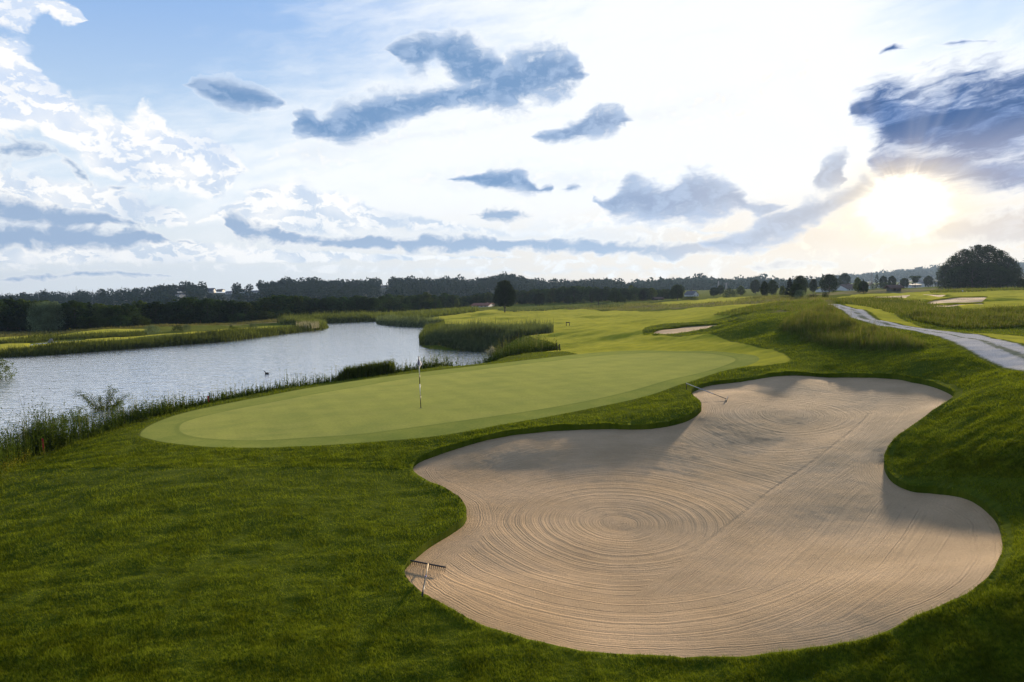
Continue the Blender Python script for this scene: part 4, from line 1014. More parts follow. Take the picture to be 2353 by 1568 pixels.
house('village_house', 2120, 660, 26, 8.5, 5.0, 10, .15, 'roofgrey', 'white two-storey house with grey roof left of the domed grove', floors=2, wins=4)
house('village_house', 2112, 659, 12, 11.0, 3.5, 8, -.1, 'roofgrey', 'white gabled house front between the two white houses', wins=2, floors=2, gable_front=True)
house('village_house', 2136, 656, 26, 5, 7, 12, .3, 'roofgrey', 'house with a big grey hipped-looking roof next to the grove', wins=3)
house('village_house', 2077, 658, 18, 5, 6, 10, -.3, 'roofbrown', 'brown-roofed village house behind the dark tree')
house('village_house', 2027, 660, 18, 5, 4, 10, .2, 'roofbrown', 'brown-roofed village house above the barn', wins=3)
house('village_house', 2002, 664, 9, 8, 4.5, 9, -.35, 'roofbrown', 'white gable wall seen behind the ball-shaped tree', gable_front=True, wins=1)
house('village_house', 1946, 668, 34, 5, 9, 12, .1, 'roofbrown', 'wide house with a deep brown roof behind the field', wins=5)
house('farm_shed', 1950, 668.5, 24, 3, 1.5, 6, .05, 'whitepaint', 'low white flat shed below the deep brown roof', cat='shed', wins=3, chimney=False)
house('village_house', 1893, 671, 12, 5, 4, 8, .2, 'roofgrey', 'pale house half hidden behind the big broad tree', wins=2)
house('village_house', 2346, 657, 24, 5, 6, 10, .1, 'roofgrey', 'dim house at the right edge beyond the grove', wins=2)
house('village_house', 1589, 681, 14, 4.5, 7, 8, .3, 'roofgrey', 'white house with a steep gable right of the dense dark tree', gable_front=True, wins=2)
house('farmhouse', 1110, 705, 40, 3.5, 4.5, 9, -.25, 'roofred', 'white farmhouse with a red tiled roof below the wood', wins=4)
house('hut', 1511, 690, 20, 3.5, 3.2, 4, .2, 'roofbrown', 'small dark hut with a reddish roof on the far course', wall='darkwood', wins=1, cat='hut', chimney=False)
def hill_house(name, px, by, w, hw, hr, roof, label, **k):
    ds = np.linspace(480, 720, 60); P = surfL(np.full(60, float(px)), ds); rel = P - [0, 0, CAMZ]; py = CY - FPX * (rel @ Up) / (rel @ Fw)
    d = ds[np.abs(py - by).argmin()]
    return house(name, px, by, w, hw, hr, 9, k.pop('rz', .1), roof, label, dist=d, **k)
hill_house('hill_house', 412, 684, 10, 6, 1.5, 'roofgrey', 'white flat-fronted house on the wooded slope', wins=2, floors=2)
hill_house('hill_house', 419, 680, 14, 3, 1.5, 'roofgrey', 'long low house on the wooded slope beside the white one', wins=3)
hill_house('hill_house', 507, 671, 13, 3.5, 2.5, 'roofbrown', 'first house right of the hilltop church', wins=3)
hill_house('hill_house', 528, 676, 13, 4, 2.5, 'roofgrey', 'house with bright roof line below the hilltop village', wins=3)
hill_house('hill_house', 559, 673, 13, 5, 3, 'roofbrown', 'brown-roofed house under the pointed tree on the hill', wins=3)
hill_house('hill_house', 586, 673, 13, 3, 2, 'roofgrey', 'last white house of the hilltop village', wins=3)
hill_house('hill_house', 884, 661, 13, 3, 1.5, 'roofgrey', 'lone pale house near the top of the wooded hill', wins=3)
hill_house('hill_house', 1012, 653, 6, 3, 2, 'roofgrey', 'small house standing on the ridge of the hill', wins=1)
# church
ch = hill_house('church', 484, 673, 17, 5, 5.5, 'roofgrey', 'hilltop church with a thin pointed steeple', wins=4, chimney=False, cat='church')
kk = ch.location.y / FPX
tw_ = Geo().box((-8.5 * kk, 0, 5 * kk), (3.0 * kk, 3.0 * kk, 10 * kk)).build('tower', M['roofgrey'], ch)
sp0 = np.array([-8.5 * kk, 0, 10 * kk]); a_ = 1.7 * kk
Geo().poly([sp0 + [-a_, -a_, 0], sp0 + [a_, -a_, 0], sp0 + [a_, a_, 0], sp0 + [-a_, a_, 0], sp0 + [0, 0, 11 * kk]], [(0, 1, 4), (1, 2, 4), (2, 3, 4), (3, 0, 4)]).build('spire', M['darkwood'], tw_)
# barn on the course
p = ground_at(2054, 668.5); k = p[1] / FPX
barn = empty('barn', p, 'weathered wooden barn standing on the yellow meadow', 'barn', rz=.12)
w, hw, hr, dp = 25 * k, 7.5 * k, 4.6 * k, 16 * k
b = Geo().box((0, 0, hw / 2), (w, dp, hw))
for s_ in (-1, 1): b.poly([(s_ * w / 2, -dp / 2, hw), (s_ * w / 2, dp / 2, hw), (s_ * w / 2, 0, hw + hr)], [(0, 1, 2) if s_ > 0 else (1, 0, 2)])
b.build('wall', M['wood'], barn)
g = Geo()
for s_ in (-1, 1):
    pts = [(x_, s_ * (dp / 2 + .5) * q, z_ + dz) for x_ in (-w / 2 - .6, w / 2 + .6) for q, z_ in ((1, hw - hr * .5 / (dp / 2)), (0, hw + hr)) for dz in (.02, .2)]
    g.poly(pts, [(0, 1, 3, 2), (4, 6, 7, 5), (0, 4, 5, 1), (2, 3, 7, 6), (0, 2, 6, 4), (1, 5, 7, 3)])
g.build('roof', M['roofbrown'], barn)
Geo().box((-w * .15, -dp / 2 - .05, hw * .42), (w * .22, .1, hw * .8)).build('door', M['darkwood'], barn)
# red-roofed open shelter at the left
p = ground_at(27, 761); k = p[1] / FPX
sh = empty('shelter', p, 'open shelter with a low red roof at the edge of the wood', 'shelter', rz=-.1)
for sx in (-1, 1):
    for sy in (-1, 1): Geo().box((sx * 11 * k, sy * 1.6, 2 * k), (.18, .18, 4 * k)).build('post', M['darkwood'], sh)
g = Geo()
for s_ in (-1, 1):
    pts = [(x_, s_ * 2.3 * q, z_ + dz) for x_ in (-15 * k, 14 * k) for q, z_ in ((1, 3.6 * k), (0, 6.6 * k)) for dz in (0, .15)]
    g.poly(pts, [(0, 1, 3, 2), (4, 6, 7, 5), (0, 4, 5, 1), (2, 3, 7, 6), (0, 2, 6, 4), (1, 5, 7, 3)])
g.build('roof', M['roofred'], sh)
Geo().box((-2 * k, 1.0, 1.5 * k), (8 * k, .5, 3 * k)).build('back_wall', M['darkwood'], sh)
# masts
def mast(px, by, ty, dist, label, r=.25, arms=0):
    p = at_dist([px], [by], dist)[0]; t = at_dist([px], [ty], dist)[0]; h = t[2] - p[2]
    m = empty('mast', p, label, 'mast')
    g = Geo()
    for sx, sy in ((-1, -1), (1, -1), (1, 1), (-1, 1)): g.tube([(sx * r * 3, sy * r * 3, -3), (sx * r * .6, sy * r * .6, h)], [r * .55, r * .4], 4)
    for q in np.linspace(0, .92, 9):
        s_ = r * (3 - 2.4 * q); g.box((0, -s_, h * q), (2 * s_, r * .4, r * .4)); g.box((0, s_, h * q), (2 * s_, r * .4, r * .4))
    g.build('lattice', M['steel'], m)
    for i in range(arms): Geo().box((0, 0, h * (.97 - .1 * i)), (r * 12, r * .5, r * .5)).build('cross_arm', M['steel'], m)
    return m
mast(2002, 664, 626, 600, 'thin lattice radio mast above the village', .5)
mast(1651, 676, 646, 600, 'thin pale mast left above the low hill', .35)
mast(1669, 676, 650, 600, 'short mast with cross arms above the low hill', .35, 2)

# ------------------------------------------------------------------ reeds, tall grass and weeds
def blades(P, h, w, g, lean=.18, bend=.35, windx=0.0, seg=2):
    """tapered bent blades; P (n,3) feet"""
    n = len(P); h = np.broadcast_to(h, (n,)); w = np.broadcast_to(w, (n,))
    a = g.random(n) * 2 * math.pi; dx = np.cos(a) * lean * g.random(n) + windx; dy = np.sin(a) * lean * g.random(n)
    face = g.random(n) * math.pi; sx = np.cos(face) * w / 2; sy = np.sin(face) * w / 2
    V = []
    if seg == 1:
        V = [np.stack([P[:, 0] - sx, P[:, 1] - sy, P[:, 2]], 1), np.stack([P[:, 0] + sx, P[:, 1] + sy, P[:, 2]], 1), np.stack([P[:, 0] + dx * h, P[:, 1] + dy * h, P[:, 2] + h], 1)]
        v = np.stack(V, 1).reshape(-1, 3); return v, [np.arange(n * 3).reshape(n, 3)]
    mid = .55
    mx, my, mz = P[:, 0] + dx * h * mid * .6, P[:, 1] + dy * h * mid * .6, P[:, 2] + h * mid
    V = [np.stack([P[:, 0] - sx, P[:, 1] - sy, P[:, 2]], 1), np.stack([P[:, 0] + sx, P[:, 1] + sy, P[:, 2]], 1),
         np.stack([mx - sx * .7, my - sy * .7, mz], 1), np.stack([mx + sx * .7, my + sy * .7, mz], 1),
         np.stack([P[:, 0] + dx * h * (1 + bend), P[:, 1] + dy * h * (1 + bend), P[:, 2] + h * (1 - bend * .3 * g.random(n))], 1)]
    v = np.stack(V, 1).reshape(-1, 3); b = np.arange(n)[:, None] * 5
    return v, [b + np.array([[0, 1, 3, 2]]), b + np.array([[2, 3, 4]])]
def blade_stuff(name, P, h, w, mat, label, cat, seed, **k):
    g = np.random.default_rng(seed); v, f = blades(P, h, w, g, **k)
    return tag(new_mesh(name, v, f, M[mat], smooth=False), label, cat, None, 'stuff')
def in_poly(px_poly, n, seed, zf=lz, world=None):
    g = np.random.default_rng(seed); poly = catmull(hp(px_poly)[:, :2], 4) if world is None else world
    lo, hi = poly.min(0), poly.max(0); out = []
    tot = 0
    while tot < n:
        q = lo + (hi - lo) * g.random((n * 3, 2)); q = q[sdf(q, poly, 5.0) < 0]; out.append(q); tot += len(q)
        if len(q) == 0: break
    q = np.concatenate(out)[:n]; return np.column_stack([q, zf(q) - .03])
def along(line, n, seed, inset, side=1, jit=.3):
    """points scattered landward of a shoreline"""
    g = np.random.default_rng(seed); L = np.asarray(line); sl = np.concatenate([[0], np.cumsum(np.hypot(*np.diff(L, axis=0).T))])
    s = g.random(n) * sl[-1]; x = np.interp(s, sl, L[:, 0]); y = np.interp(s, sl, L[:, 1])
    t = np.stack([np.interp(s + .5, sl, L[:, 0]) - np.interp(s - .5, sl, L[:, 0]), np.interp(s + .5, sl, L[:, 1]) - np.interp(s - .5, sl, L[:, 1])], 1)
    t /= np.linalg.norm(t, axis=1)[:, None] + 1e-9; nn = np.stack([-t[:, 1], t[:, 0]], 1) * side
    o = inset[0] + (inset[1] - inset[0]) * g.random(n)
    q = np.stack([x, y], 1) + nn * o[:, None]
    return np.column_stack([q, np.maximum(lz(q), WZ - .25) - .03]), s / sl[-1], o
def clumpy(P, s, seed, lo=.55):
    r = np.random.default_rng(seed + 900).random(len(P))
    return (lo + (1 - lo) * 2 * fbm(P[:, 0] / s, P[:, 1] / s, 4, seed, .7)) * (.7 + .45 * r * r + .25 * (r > .93))

P, s, o = along(fs[:9], 26000, 1, (-.6, 4.5)); h = (1.0 + .5 * np.random.default_rng(2).random(len(P))) * clumpy(P, 5, 3) * np.interp(o, [-.6, 0, 4.5], [.8, 1, .7])
blade_stuff('reeds', P, h, .07 * (.6 + P[:, 1] / 150), 'reed', 'long dark belt of reeds along the far bank of the river', 'reeds', 4)
P, s, o = along(fs[8:12], 7000, 5, (-.3, 5)); h = (1.2 + .6 * np.random.default_rng(2).random(len(P))) * clumpy(P, 5, 3)
blade_stuff('reeds', P, h, .12, 'reed', 'reeds around the tip of the far bank', 'reeds', 6)
P, s, o = along(fs[10:14], 11000, 7, (-.3, 9)); h = (1.3 + .8 * np.random.default_rng(2).random(len(P))) * clumpy(P, 9, 3)
blade_stuff('reeds', P, h, .15, 'reed', 'reed belt where the river bends out of sight', 'reeds', 8)
P, s, o = along(fs[13:17], 11000, 9, (-.3, 4.5)); h = (1.0 + .6 * np.random.default_rng(2).random(len(P))) * clumpy(P, 7, 3)
blade_stuff('reeds', P, h, .12, 'reedblue', 'blue-green reed bed on the spit between river and fairway', 'reeds', 10)
P, s, o = along(fs[16:20], 9000, 11, (-.2, 3.6)); h = (.8 + .5 * np.random.default_rng(2).random(len(P))) * clumpy(P, 3, 3)
blade_stuff('reeds', P, h, .08, 'reed', 'olive reeds rounding the point in the river', 'reeds', 12)
P = in_poly(None, 20000, 13, world=catmull(at_z([978, 1073, 1130, 1200, 1268, 1262, 1200, 1100, 1040, 1000], [794, 806, 807, 806, 799, 792, 786, 781, 783, 788], WZ + .1)[:, :2], 4)); P[:, 2] = np.maximum(P[:, 2], WZ - .1)
h = (1.0 + .8 * np.random.default_rng(2).random(len(P))) * clumpy(P, 3, 3, .4)
blade_stuff('reeds', P, h, .06, 'reedblue', 'tall reed bed in the channel behind the green', 'reeds', 14)
for i, (pl, n, hh, ww, mt, lb) in enumerate([
    ([(640, 735), (800, 728), (1000, 718), (1090, 712), (1090, 718), (1000, 730), (880, 735), (760, 738)], 9000, 1.3, .18, 'reed', 'rough reedy meadow beyond the river bend'),
    ([(0, 787), (125, 777), (225, 772), (320, 766), (330, 771), (225, 778), (192, 779), (125, 783), (60, 789), (0, 794)], 7000, .9, .08, 'reed', 'dark sedge round the small pond across the river'),
    ([(1150, 711), (1280, 705), (1420, 700), (1420, 706), (1300, 712), (1180, 717)], 7000, .8, .16, 'reedblue', 'grey-green reed patch on the fairway edge'),
    ([(-60, 771), (200, 758), (600, 738), (640, 734), (640, 740), (400, 752), (200, 764), (-60, 780)], 9000, .55, .15, 'drygrass', 'pale dry meadow grass below the wood')]):
    P = in_poly(pl, n, 20 + i); g_ = np.random.default_rng(30 + i)
    blade_stuff('meadow_grass' if 'meadow' in lb else 'reeds', P, hh * (.6 + .6 * g_.random(len(P))) * clumpy(P, 12, 4), ww, mt, lb, 'grass' if 'meadow' in lb else 'reeds', 40 + i)
# tall grass on the mound and along the path
P = in_poly(None, 42000, 51, world=mound_p); g_ = np.random.default_rng(52)
dm = -sdf(P, mound_p, 5.0)
hh = (.20 + .40 * g_.random(len(P))) * clumpy(P, 1.6, 5, .35) * sstep(0, 1.2, dm)
sel = g_.random(len(P)) < .72
blade_stuff('tall_grass', P[sel], hh[sel], .022, 'tallgrass', 'long uncut grass covering the mound left of the path', 'grass', 53, lean=.35)
blade_stuff('dry_grass', P[~sel], hh[~sel] * 1.25, .022, 'drygrass', 'straw-coloured seed stalks on the mound left of the path', 'grass', 54, lean=.3)
for i, (pl, n, hh, ww, lb) in enumerate([
    ([(1640, 726), (1700, 714), (1790, 700), (1880, 698), (1900, 702), (1850, 711), (1760, 716), (1700, 724)], 12000, .30, .04, 'grassy ridge running left from the mound'),
    ([(1902, 690), (2015, 686), (2077, 692), (2140, 701), (2190, 714), (2180, 722), (2100, 724), (2050, 721), (2015, 706), (1960, 700), (1915, 698)], 22000, .33, .035, 'tall rough grass right of the far path'),
    ([(2100, 720), (2180, 716), (2260, 718), (2353, 716), (2500, 720), (2500, 752), (2353, 747), (2240, 746), (2165, 742), (2102, 731)], 30000, .45, .028, 'dense tall grass strip right of the near path'),
    ([(1269, 710), (1401, 703), (1489, 699), (1652, 697), (1739, 684), (1765, 690), (1677, 703), (1526, 708), (1420, 714)], 12000, .55, .10, 'reddish dry rough crossing the course'),
    ([(1740, 684), (1850, 683), (1905, 690), (1900, 698), (1840, 700), (1760, 700)], 9000, .5, .06, 'dry rough on the ridge behind the mound'),
    ([(2140, 671), (2200, 668), (2353, 666), (2353, 669), (2200, 672), (2150, 674)], 6000, .6, .12, 'dark rough line in front of the domed grove')]):
    P = in_poly(pl, n, 60 + i); g_ = np.random.default_rng(70 + i); h = hh * (.5 + .6 * g_.random(len(P))) * clumpy(P, 3, 4, .4)
    s2 = g_.random(len(P)) < (.35 if 'dry' in lb else .75)
    blade_stuff('tall_grass', P[s2], h[s2], ww, 'tallgrass', 'green blades of the ' + lb, 'grass', 80 + i, lean=.3)
    blade_stuff('dry_grass', P[~s2], h[~s2] * 1.1, ww, 'drygrass', 'straw stalks in the ' + lb, 'grass', 90 + i, lean=.3)

# weeds and herbs on the near bank
def herbs(P, h, g, leafw, nl=14, spread=.16):
    """upright stalks with leaves all the way up"""
    V = []; F4 = []; n0 = 0
    n = len(P); v, f = blades(P, h, leafw * .35, g, lean=.15, bend=0.1)
    V.append(v); F = [[x] for x in f]; n0 = len(v)
    k = (np.arange(n)).repeat(nl); t = .12 + .88 * g.random(len(k)); a = g.random(len(k)) * 6.28
    r = spread * h[k] * (1.05 - t * .75) * g.random(len(k))
    c = np.stack([P[k, 0] + r * np.cos(a), P[k, 1] + r * np.sin(a), P[k, 2] + t * h[k]], 1)
    qv, qf = quads_cloud(c, np.broadcast_to(leafw, (n,))[k] * (1.2 + 1.2 * g.random(len(k))) * (1.1 - .5 * t), g, flat=.4)
    V.append(qv); F[0].append(qf + n0)
    return np.concatenate(V), [np.concatenate(x) for x in F]
bt = catmull(bank_top, 10, False)
def bank_pts(n, u0, u1, seed, o0=.05, o1=2.6):
    g = np.random.default_rng(seed); m = len(bt); s = (u0 + (u1 - u0) * g.random(n)) * (m - 1)
    x = np.interp(s, np.arange(m), bt[:, 0]); y = np.interp(s, np.arange(m), bt[:, 1])
    t = np.stack([np.interp(s + 1, np.arange(m), bt[:, 0]) - np.interp(s - 1, np.arange(m), bt[:, 0]), np.interp(s + 1, np.arange(m), bt[:, 1]) - np.interp(s - 1, np.arange(m), bt[:, 1])], 1)
    t /= np.linalg.norm(t, axis=1)[:, None]; o = o0 + (o1 - o0) * g.random(n) ** 1.2
    q = np.stack([x - t[:, 1] * o, y + t[:, 0] * o], 1)
    return np.column_stack([q, lz(q) - .02]), s / (m - 1), o
def topx(P):   # photo x of points
    rel = P - [0, 0, CAMZ]; return CX + FPX * (rel @ Rt) / (rel @ Fw)
gw_ = np.random.default_rng(101)
P, u, o = bank_pts(5200, 0, 1, 102)
X = topx(P)
hprof = np.interp(X, [-100, 0, 60, 120, 200, 280, 330, 420, 460, 500, 560, 640, 700, 760, 900, 960, 1000, 1080, 1160, 1290], [1.8, 1.7, 1.8, 1.7, 1.4, 1.1, .8, .75, .45, .65, .5, .5, .75, .7, .7, .5, 1.2, 1.2, 1.3, 1.0])
dens = np.interp(X, [-100, 0, 300, 460, 500, 700, 760, 900, 930, 980, 1290], [1, 1, .9, .5, .45, .5, .8, .8, .3, .8, 1])
keep = gw_.random(len(P)) < dens; P, X, hprof, o = P[keep], X[keep], hprof[keep], o[keep]
h = hprof * (.35 + .75 * gw_.random(len(P)) ** 1.3) * clumpy(P, 1.3, 8, .35) + o * .25
v, f = herbs(P, h, gw_, .045 * (.55 + P[:, 1] / 55), 16)
tag(new_mesh('bank_weeds', v, f, M['weed'], smooth=False), 'leafy weeds and herbs fringing the near bank above the water', 'weeds', None, 'stuff')
P, u, o = bank_pts(26000, 0, 1, 103, -.15, 3.2); X = topx(P)
h = (.22 + .32 * gw_.random(len(P))) * clumpy(P, 1.0, 9, .4) * np.interp(X, [0, 300, 460, 1290], [1.3, 1.1, .6, 1.3]) * sstep(-.2, .4, o)
blade_stuff('bank_grass', P, h, .03 * (.5 + P[:, 1] / 60), 'tallgrass', 'long grass growing along the crest of the near bank', 'grass', 104, lean=.4)
P, u, o = bank_pts(3500, .60, .74, 105, .1, 1.6); X = topx(P); kp = (X > 762) & (X < 905); P = P[kp]
blade_stuff('iris_leaves', P, (.75 + .3 * gw_.random(len(P))) * sstep(760, 800, X[kp]), .07, 'tallgrass', 'bright green clump of sword-leaved plants on the near bank', 'plants', 106, lean=.25)
P, u, o = bank_pts(900, 0, 1, 107, .3, 2.2)
h = (.8 + .7 * gw_.random(len(P))) * np.interp(topx(P), [0, 200, 460, 950, 1000, 1290], [1.1, 1.1, .7, .8, 1.2, 1.1])
v1, f1 = blades(P, h, .02 * (.5 + P[:, 1] / 40), gw_, lean=.12, bend=.05, seg=1)
tops = np.column_stack([P[:, :2], P[:, 2] + h]).repeat(5, 0); tops += gw_.normal(size=tops.shape) * [.03, .03, .09]
v2, f2 = quads_cloud(tops, .05 * (.4 + tops[:, 1] / 60), gw_)
tag(new_mesh('seed_heads', np.concatenate([v1, v2]), [f2 + len(v1), f1[0]], M['drygrass'], smooth=False), 'dry stalks with seed heads rising over the bank weeds', 'weeds', None, 'stuff')
P, u, o = bank_pts(500, 0.0, .16, 108, -.1, 1.0); P[:, 2] += .12 + .25 * gw_.random(len(P))
v, f = quads_cloud(P.repeat(4, 0) + gw_.normal(size=(len(P) * 4, 3)) * .06, .035, gw_, flat=1.0)
tag(new_mesh('yellow_flowers', v, f, M['yellow'], smooth=False), 'small yellow flowers low on the bank beside the red stake', 'flowers', None, 'stuff')

# the loose shrub on the near bank
def shrub(px, by, ty, w, label, seed, mat='birch', n=9, dist_off=0.0):
    g = np.random.default_rng(seed); p = ground_at(px, by); p[1] += dist_off; p[2] = lz(p[None, :2])[0]
    h = at_dist([px], [ty], p[1])[0][2] - p[2]; ww = w * p[1] / FPX
    r = empty('shrub', p, label, 'shrub'); st = Geo(); L = []
    for i in range(n):
        a = g.random() * 6.28 if i else 0; reach = ww * .5 * (.35 + .65 * g.random()); hh = h * (.55 + .45 * g.random()) if i else h
        sgn = math.cos(a); e = np.array([sgn * reach if i else ww * .12, math.sin(a) * reach * .6, hh])
        m1 = e * [.25, .25, .4] + g.normal(size=3) * .04; m2 = e * [.6, .6, .72] + g.normal(size=3) * .05
        st.tube([(0, 0, -.1), m1, m2, e], [.03, .022, .014, .006], 5)
        for q in np.linspace(.25, 1, 26):
            b_ = (1 - q) ** 2 * m1 * .5 + 2 * q * (1 - q) * (m1 + m2) * .55 + q * q * e if q < 1 else e
            L.append(b_ + g.normal(size=(12, 3)) * [.13, .13, .08])
            if g.random() < .35:
                tw = b_ + g.normal(size=3) * [.3, .3, .12]; st.tube([b_, (b_ + tw) / 2 + [0, 0, .03], tw], [.008, .006, .003], 4); L.append(np.linspace(b_, tw, 12) + g.normal(size=(12, 3)) * .05)
    L = np.concatenate(L); L[:, 2] = np.maximum(L[:, 2], .02)
    v, f = quads_cloud(L, .075 * (.7 + .6 * g.random(len(L))), g, flat=.3)
    st.build('stems', M['bark'], r, smooth=True); new_mesh('leaves', v, f, M[mat], r, smooth=False)
    return r
shrub(232, 978, 888, 130, 'loose leafy shrub reaching highest over the near bank', 201, 'weed', 12, .6)
shrub(165, 1010, 935, 110, 'spreading shrub left of the tallest bank shrub', 202, 'weed', 10, .6)
shrub(100, 1030, 962, 80, 'dull green shrub between the red stake and the spreading shrub', 203, 'weed', 9, .6)
shrub(60, 1050, 985, 50, 'thin shrub behind the near red stake', 206, 'weed', 7, .6)
shrub(1128, 825, 797, 26, 'cream-flowered bush on the bank behind the green', 204, 'plume', 7)
bsh = plant('b2', -8, 873, 822, 66, 'bushy willow shrub standing in the water at the left edge', 'bush', depth=None)
bp = at_z([-8], [872], WZ)[0]; bsh.location = (bp[0], bp[1], WZ - .2); bsh.scale = (66 * bp[1] / FPX / 1.1,) * 2 + (50 * bp[1] / FPX + .2,)
P = np.column_stack([in_poly(None, 420, 210, world=catmull(at_z([684, 730, 728, 686], [752, 751, 756, 757], WZ + .4)[:, :2], 4))[:, :2], np.full(420, WZ + .5)])
blade_stuff('pale_plumes', P, 1.0 + .6 * gw_.random(420), .06, 'plume', 'pale feathery plumes at the tip of the far bank', 'grass', 211)

# ------------------------------------------------------------------ turf blades in the near rough
g_ = np.random.default_rng(301)
n = 1150000
PX = -60 + 2480 * g_.random(n); PY = 1000 + 640 * g_.random(n) ** .75
PY = np.where(g_.random(n) < .5, 700 + 380 * g_.random(n), PY)
d = ray(PX, PY); z = np.zeros(n) - .3
for _ in range(7):
    t = (z - CAMZ) / d[:, 2]; q = np.stack([d[:, 0] * t, d[:, 1] * t], 1); z = z * .3 + .7 * base_z(q)
t = (z - CAMZ) / d[:, 2]; q = np.stack([d[:, 0] * t, d[:, 1] * t], 1)
gi = _gidx(q)
L_ = lambda t: polar_lut(t, *gi)
ok = (L_(_BS) > -.1) & (L_(_FR) > .08) & (L_(_PD) > .2) & (q[:, 1] < 75) & (q[:, 1] > 6) & (L_(_FD) > .05) & (L_(_WD) > 1.0)
q = q[ok]; nb_ = np.abs(polar_lut(_BS, *_gidx(q))) < .5; e_ = np.full(len(q), 3.0); e_[nb_] = sdf(q[nb_], bunks[0], 3.0); q = q[e_ > .012]; e_ = e_[e_ > .012]; r = np.hypot(q[:, 0], q[:, 1])
P = np.column_stack([q, lz(q) + .02 * sstep(.25, .02, e_) - .004])
cl = fbm(q[:, 0] / .35 + .3 * q[:, 1], q[:, 1] / .9, 3, 61); cl2 = fbm(q[:, 0] / 2.5, q[:, 1] / 2.5, 3, 66)
h = (.018 + .034 * g_.random(len(q))) * (.3 + 1.6 * cl) * (.6 + .8 * cl2) * np.interp(r, [8, 30, 75], [1, 1.35, 2.0])
bl = np.random.default_rng(5)
v, f = blades(P, h, .0085 * np.maximum(.8, r / 11), g_, lean=.9, windx=-.25, seg=1)
tag(new_mesh('turf_blades', v, f, M['turf'], smooth=False), 'short mown grass blades of the rough round the bunker', 'grass', None, 'stuff')

# ------------------------------------------------------------------ things on the course
def rod(p0, p1, r0, name, mat, parent, r1=None, k=8):
    return Geo().tube([p0, p1], [r0, r0 if r1 is None else r1], k).build(name, M[mat], parent, smooth=True)
# flagstick: follows the photograph's lean; black and white bands, furled flag
hp0 = at_z([967], [938], 0)[0]; hp0 = ground_at(967, 938)
tp = at_dist([962], [819], hp0[1])[0]
fsr = empty('flagstick', hp0, 'black and white banded flagstick with a furled navy and white flag on the green', 'flagstick')
tv = tp - hp0; cuts = [0, .255, .465, .655, .83, 1.0]
for i in range(5):
    rod(tv * cuts[i], tv * cuts[i + 1], .017, 'pole_band', ['black', 'whitepaint', 'black', 'whitepaint', 'black'][i], fsr)
fgm = Geo(); zt = np.linspace(.985, .79, 9); wd = np.array([.01, .03, .05, .07, .10, .12, .13, .09, .03])
for side, mt in ((0, 'navy'), (1, 'cloth')):
    gg = Geo(); V = []
    for q, wq in zip(zt, wd):
        c = tv * q; V += [c + [-wq * .55 + side * wq * .3, -.03 - .01 * side, 0], c + [0 + side * .02, -.055, .0], c + [wq * (.25 + .6 * side), -.02 + .03 * side, 0], c + [0, .03, 0]]
    F = []
    for i in range(len(zt) - 1):
        if side == 0 and i > 5: continue
        if side == 1 and i < 3: continue
        for j in range(4): F.append((i * 4 + j, i * 4 + (j + 1) % 4, i * 4 + 4 + (j + 1) % 4, i * 4 + 4 + j))
    gg.poly(V, F).build('flag' if side == 0 else 'flag_hem', M[mt], fsr, smooth=True)
th = np.linspace(0, 2 * math.pi, 21)[:-1]
hole = Geo().poly(np.concatenate([np.stack([.054 * np.cos(th), .054 * np.sin(th), np.full(20, .006)], 1), [(0, 0, .005)]]), [(i, (i + 1) % 20, 20) for i in range(20)]).build('hole', M['black'], None)
hole.location = hp0; tag(hole, 'dark cup hole at the foot of the flagstick', 'hole')
# stakes
def stake(px, by, ty, lx, mat, label, r=.035, group=None, name='stake'):
    p = ground_at(px, by); t = at_dist([lx], [ty], p[1])[0] - p
    o = Geo().tube([(0, 0, -.15), t * .97, t], [r, r, r * .7], 4).build(name, M[mat]); o.location = p
    return tag(o, label, 'stake', group)
stake(101, 1043, 1008, 97, 'red', 'red wooden stake at the near left bank among yellow flowers', .04)
stake(479, 926, 910, 477.5, 'red', 'red wooden stake on the bank crest left of the green', .04)
stake(1281, 806, 788, 1279, 'darkwood', 'taller dark post of the pair right of the channel reeds', .05, name='post')
stake(1287, 806, 791, 1285.5, 'darkwood', 'shorter dark post of the pair right of the channel reeds', .05, name='post')
stake(1375, 703, 690, 1375, 'darkwood', 'thin dark post in front of the pale reed patch', .12, name='post')
stake(668, 731, 725, 668, 'whitepaint', 'white distance post on the far meadow', .2, name='post')
stake(460, 742, 736, 460, 'orange', 'small orange-white post below the wood', .15, name='post')
stake(2212, 672, 667, 2212, 'whitepaint', 'white marker post before the domed grove', .15, name='post')
# frame sign on the fairway
p = ground_at(1305, 749); k = p[1] / FPX
fr_ = empty('sign_frame', p, 'small dark two-legged board sign on the fairway', 'sign')
for sx in (-1, 1): rod((sx * 3.6 * k, 0, -.05), (sx * 3.9 * k, 0, 9.0 * k), .05, 'leg', 'darkwood', fr_)
Geo().box((0, 0, 7.6 * k), (8.4 * k, .07, 2.0 * k)).build('board', M['black'], fr_)
# small tee sign across the water
p = ground_at(266, 771.5); k = p[1] / FPX
ts = empty('tee_sign', p, 'small white tee marker board with orange edge across the river', 'sign')
for sx in (-1, 1): rod((sx * 1.8 * k, 0, -.05), (sx * 1.8 * k, 0, 3.5 * k), .04, 'leg', 'lightwood', ts)
Geo().box((0, 0, 3.3 * k), (5.5 * k, .06, 1.8 * k)).build('board', M['whitepaint'], ts)
Geo().box((0, -.05, 4.0 * k), (5.5 * k, .03, .4 * k)).build('edge_strip', M['orange'], ts)
p = ground_at(161, 760); k = p[1] / FPX
ys = empty('yellow_sign', p, 'tiny yellow sign on a pole beside the willow', 'sign')
rod((0, 0, 0), (0, 0, 3.5 * k), .05, 'pole', 'darkwood', ys); Geo().box((0, -.05, 4.6 * k), (2.2 * k, .06, 3.0 * k)).build('board', M['yellow'], ys)
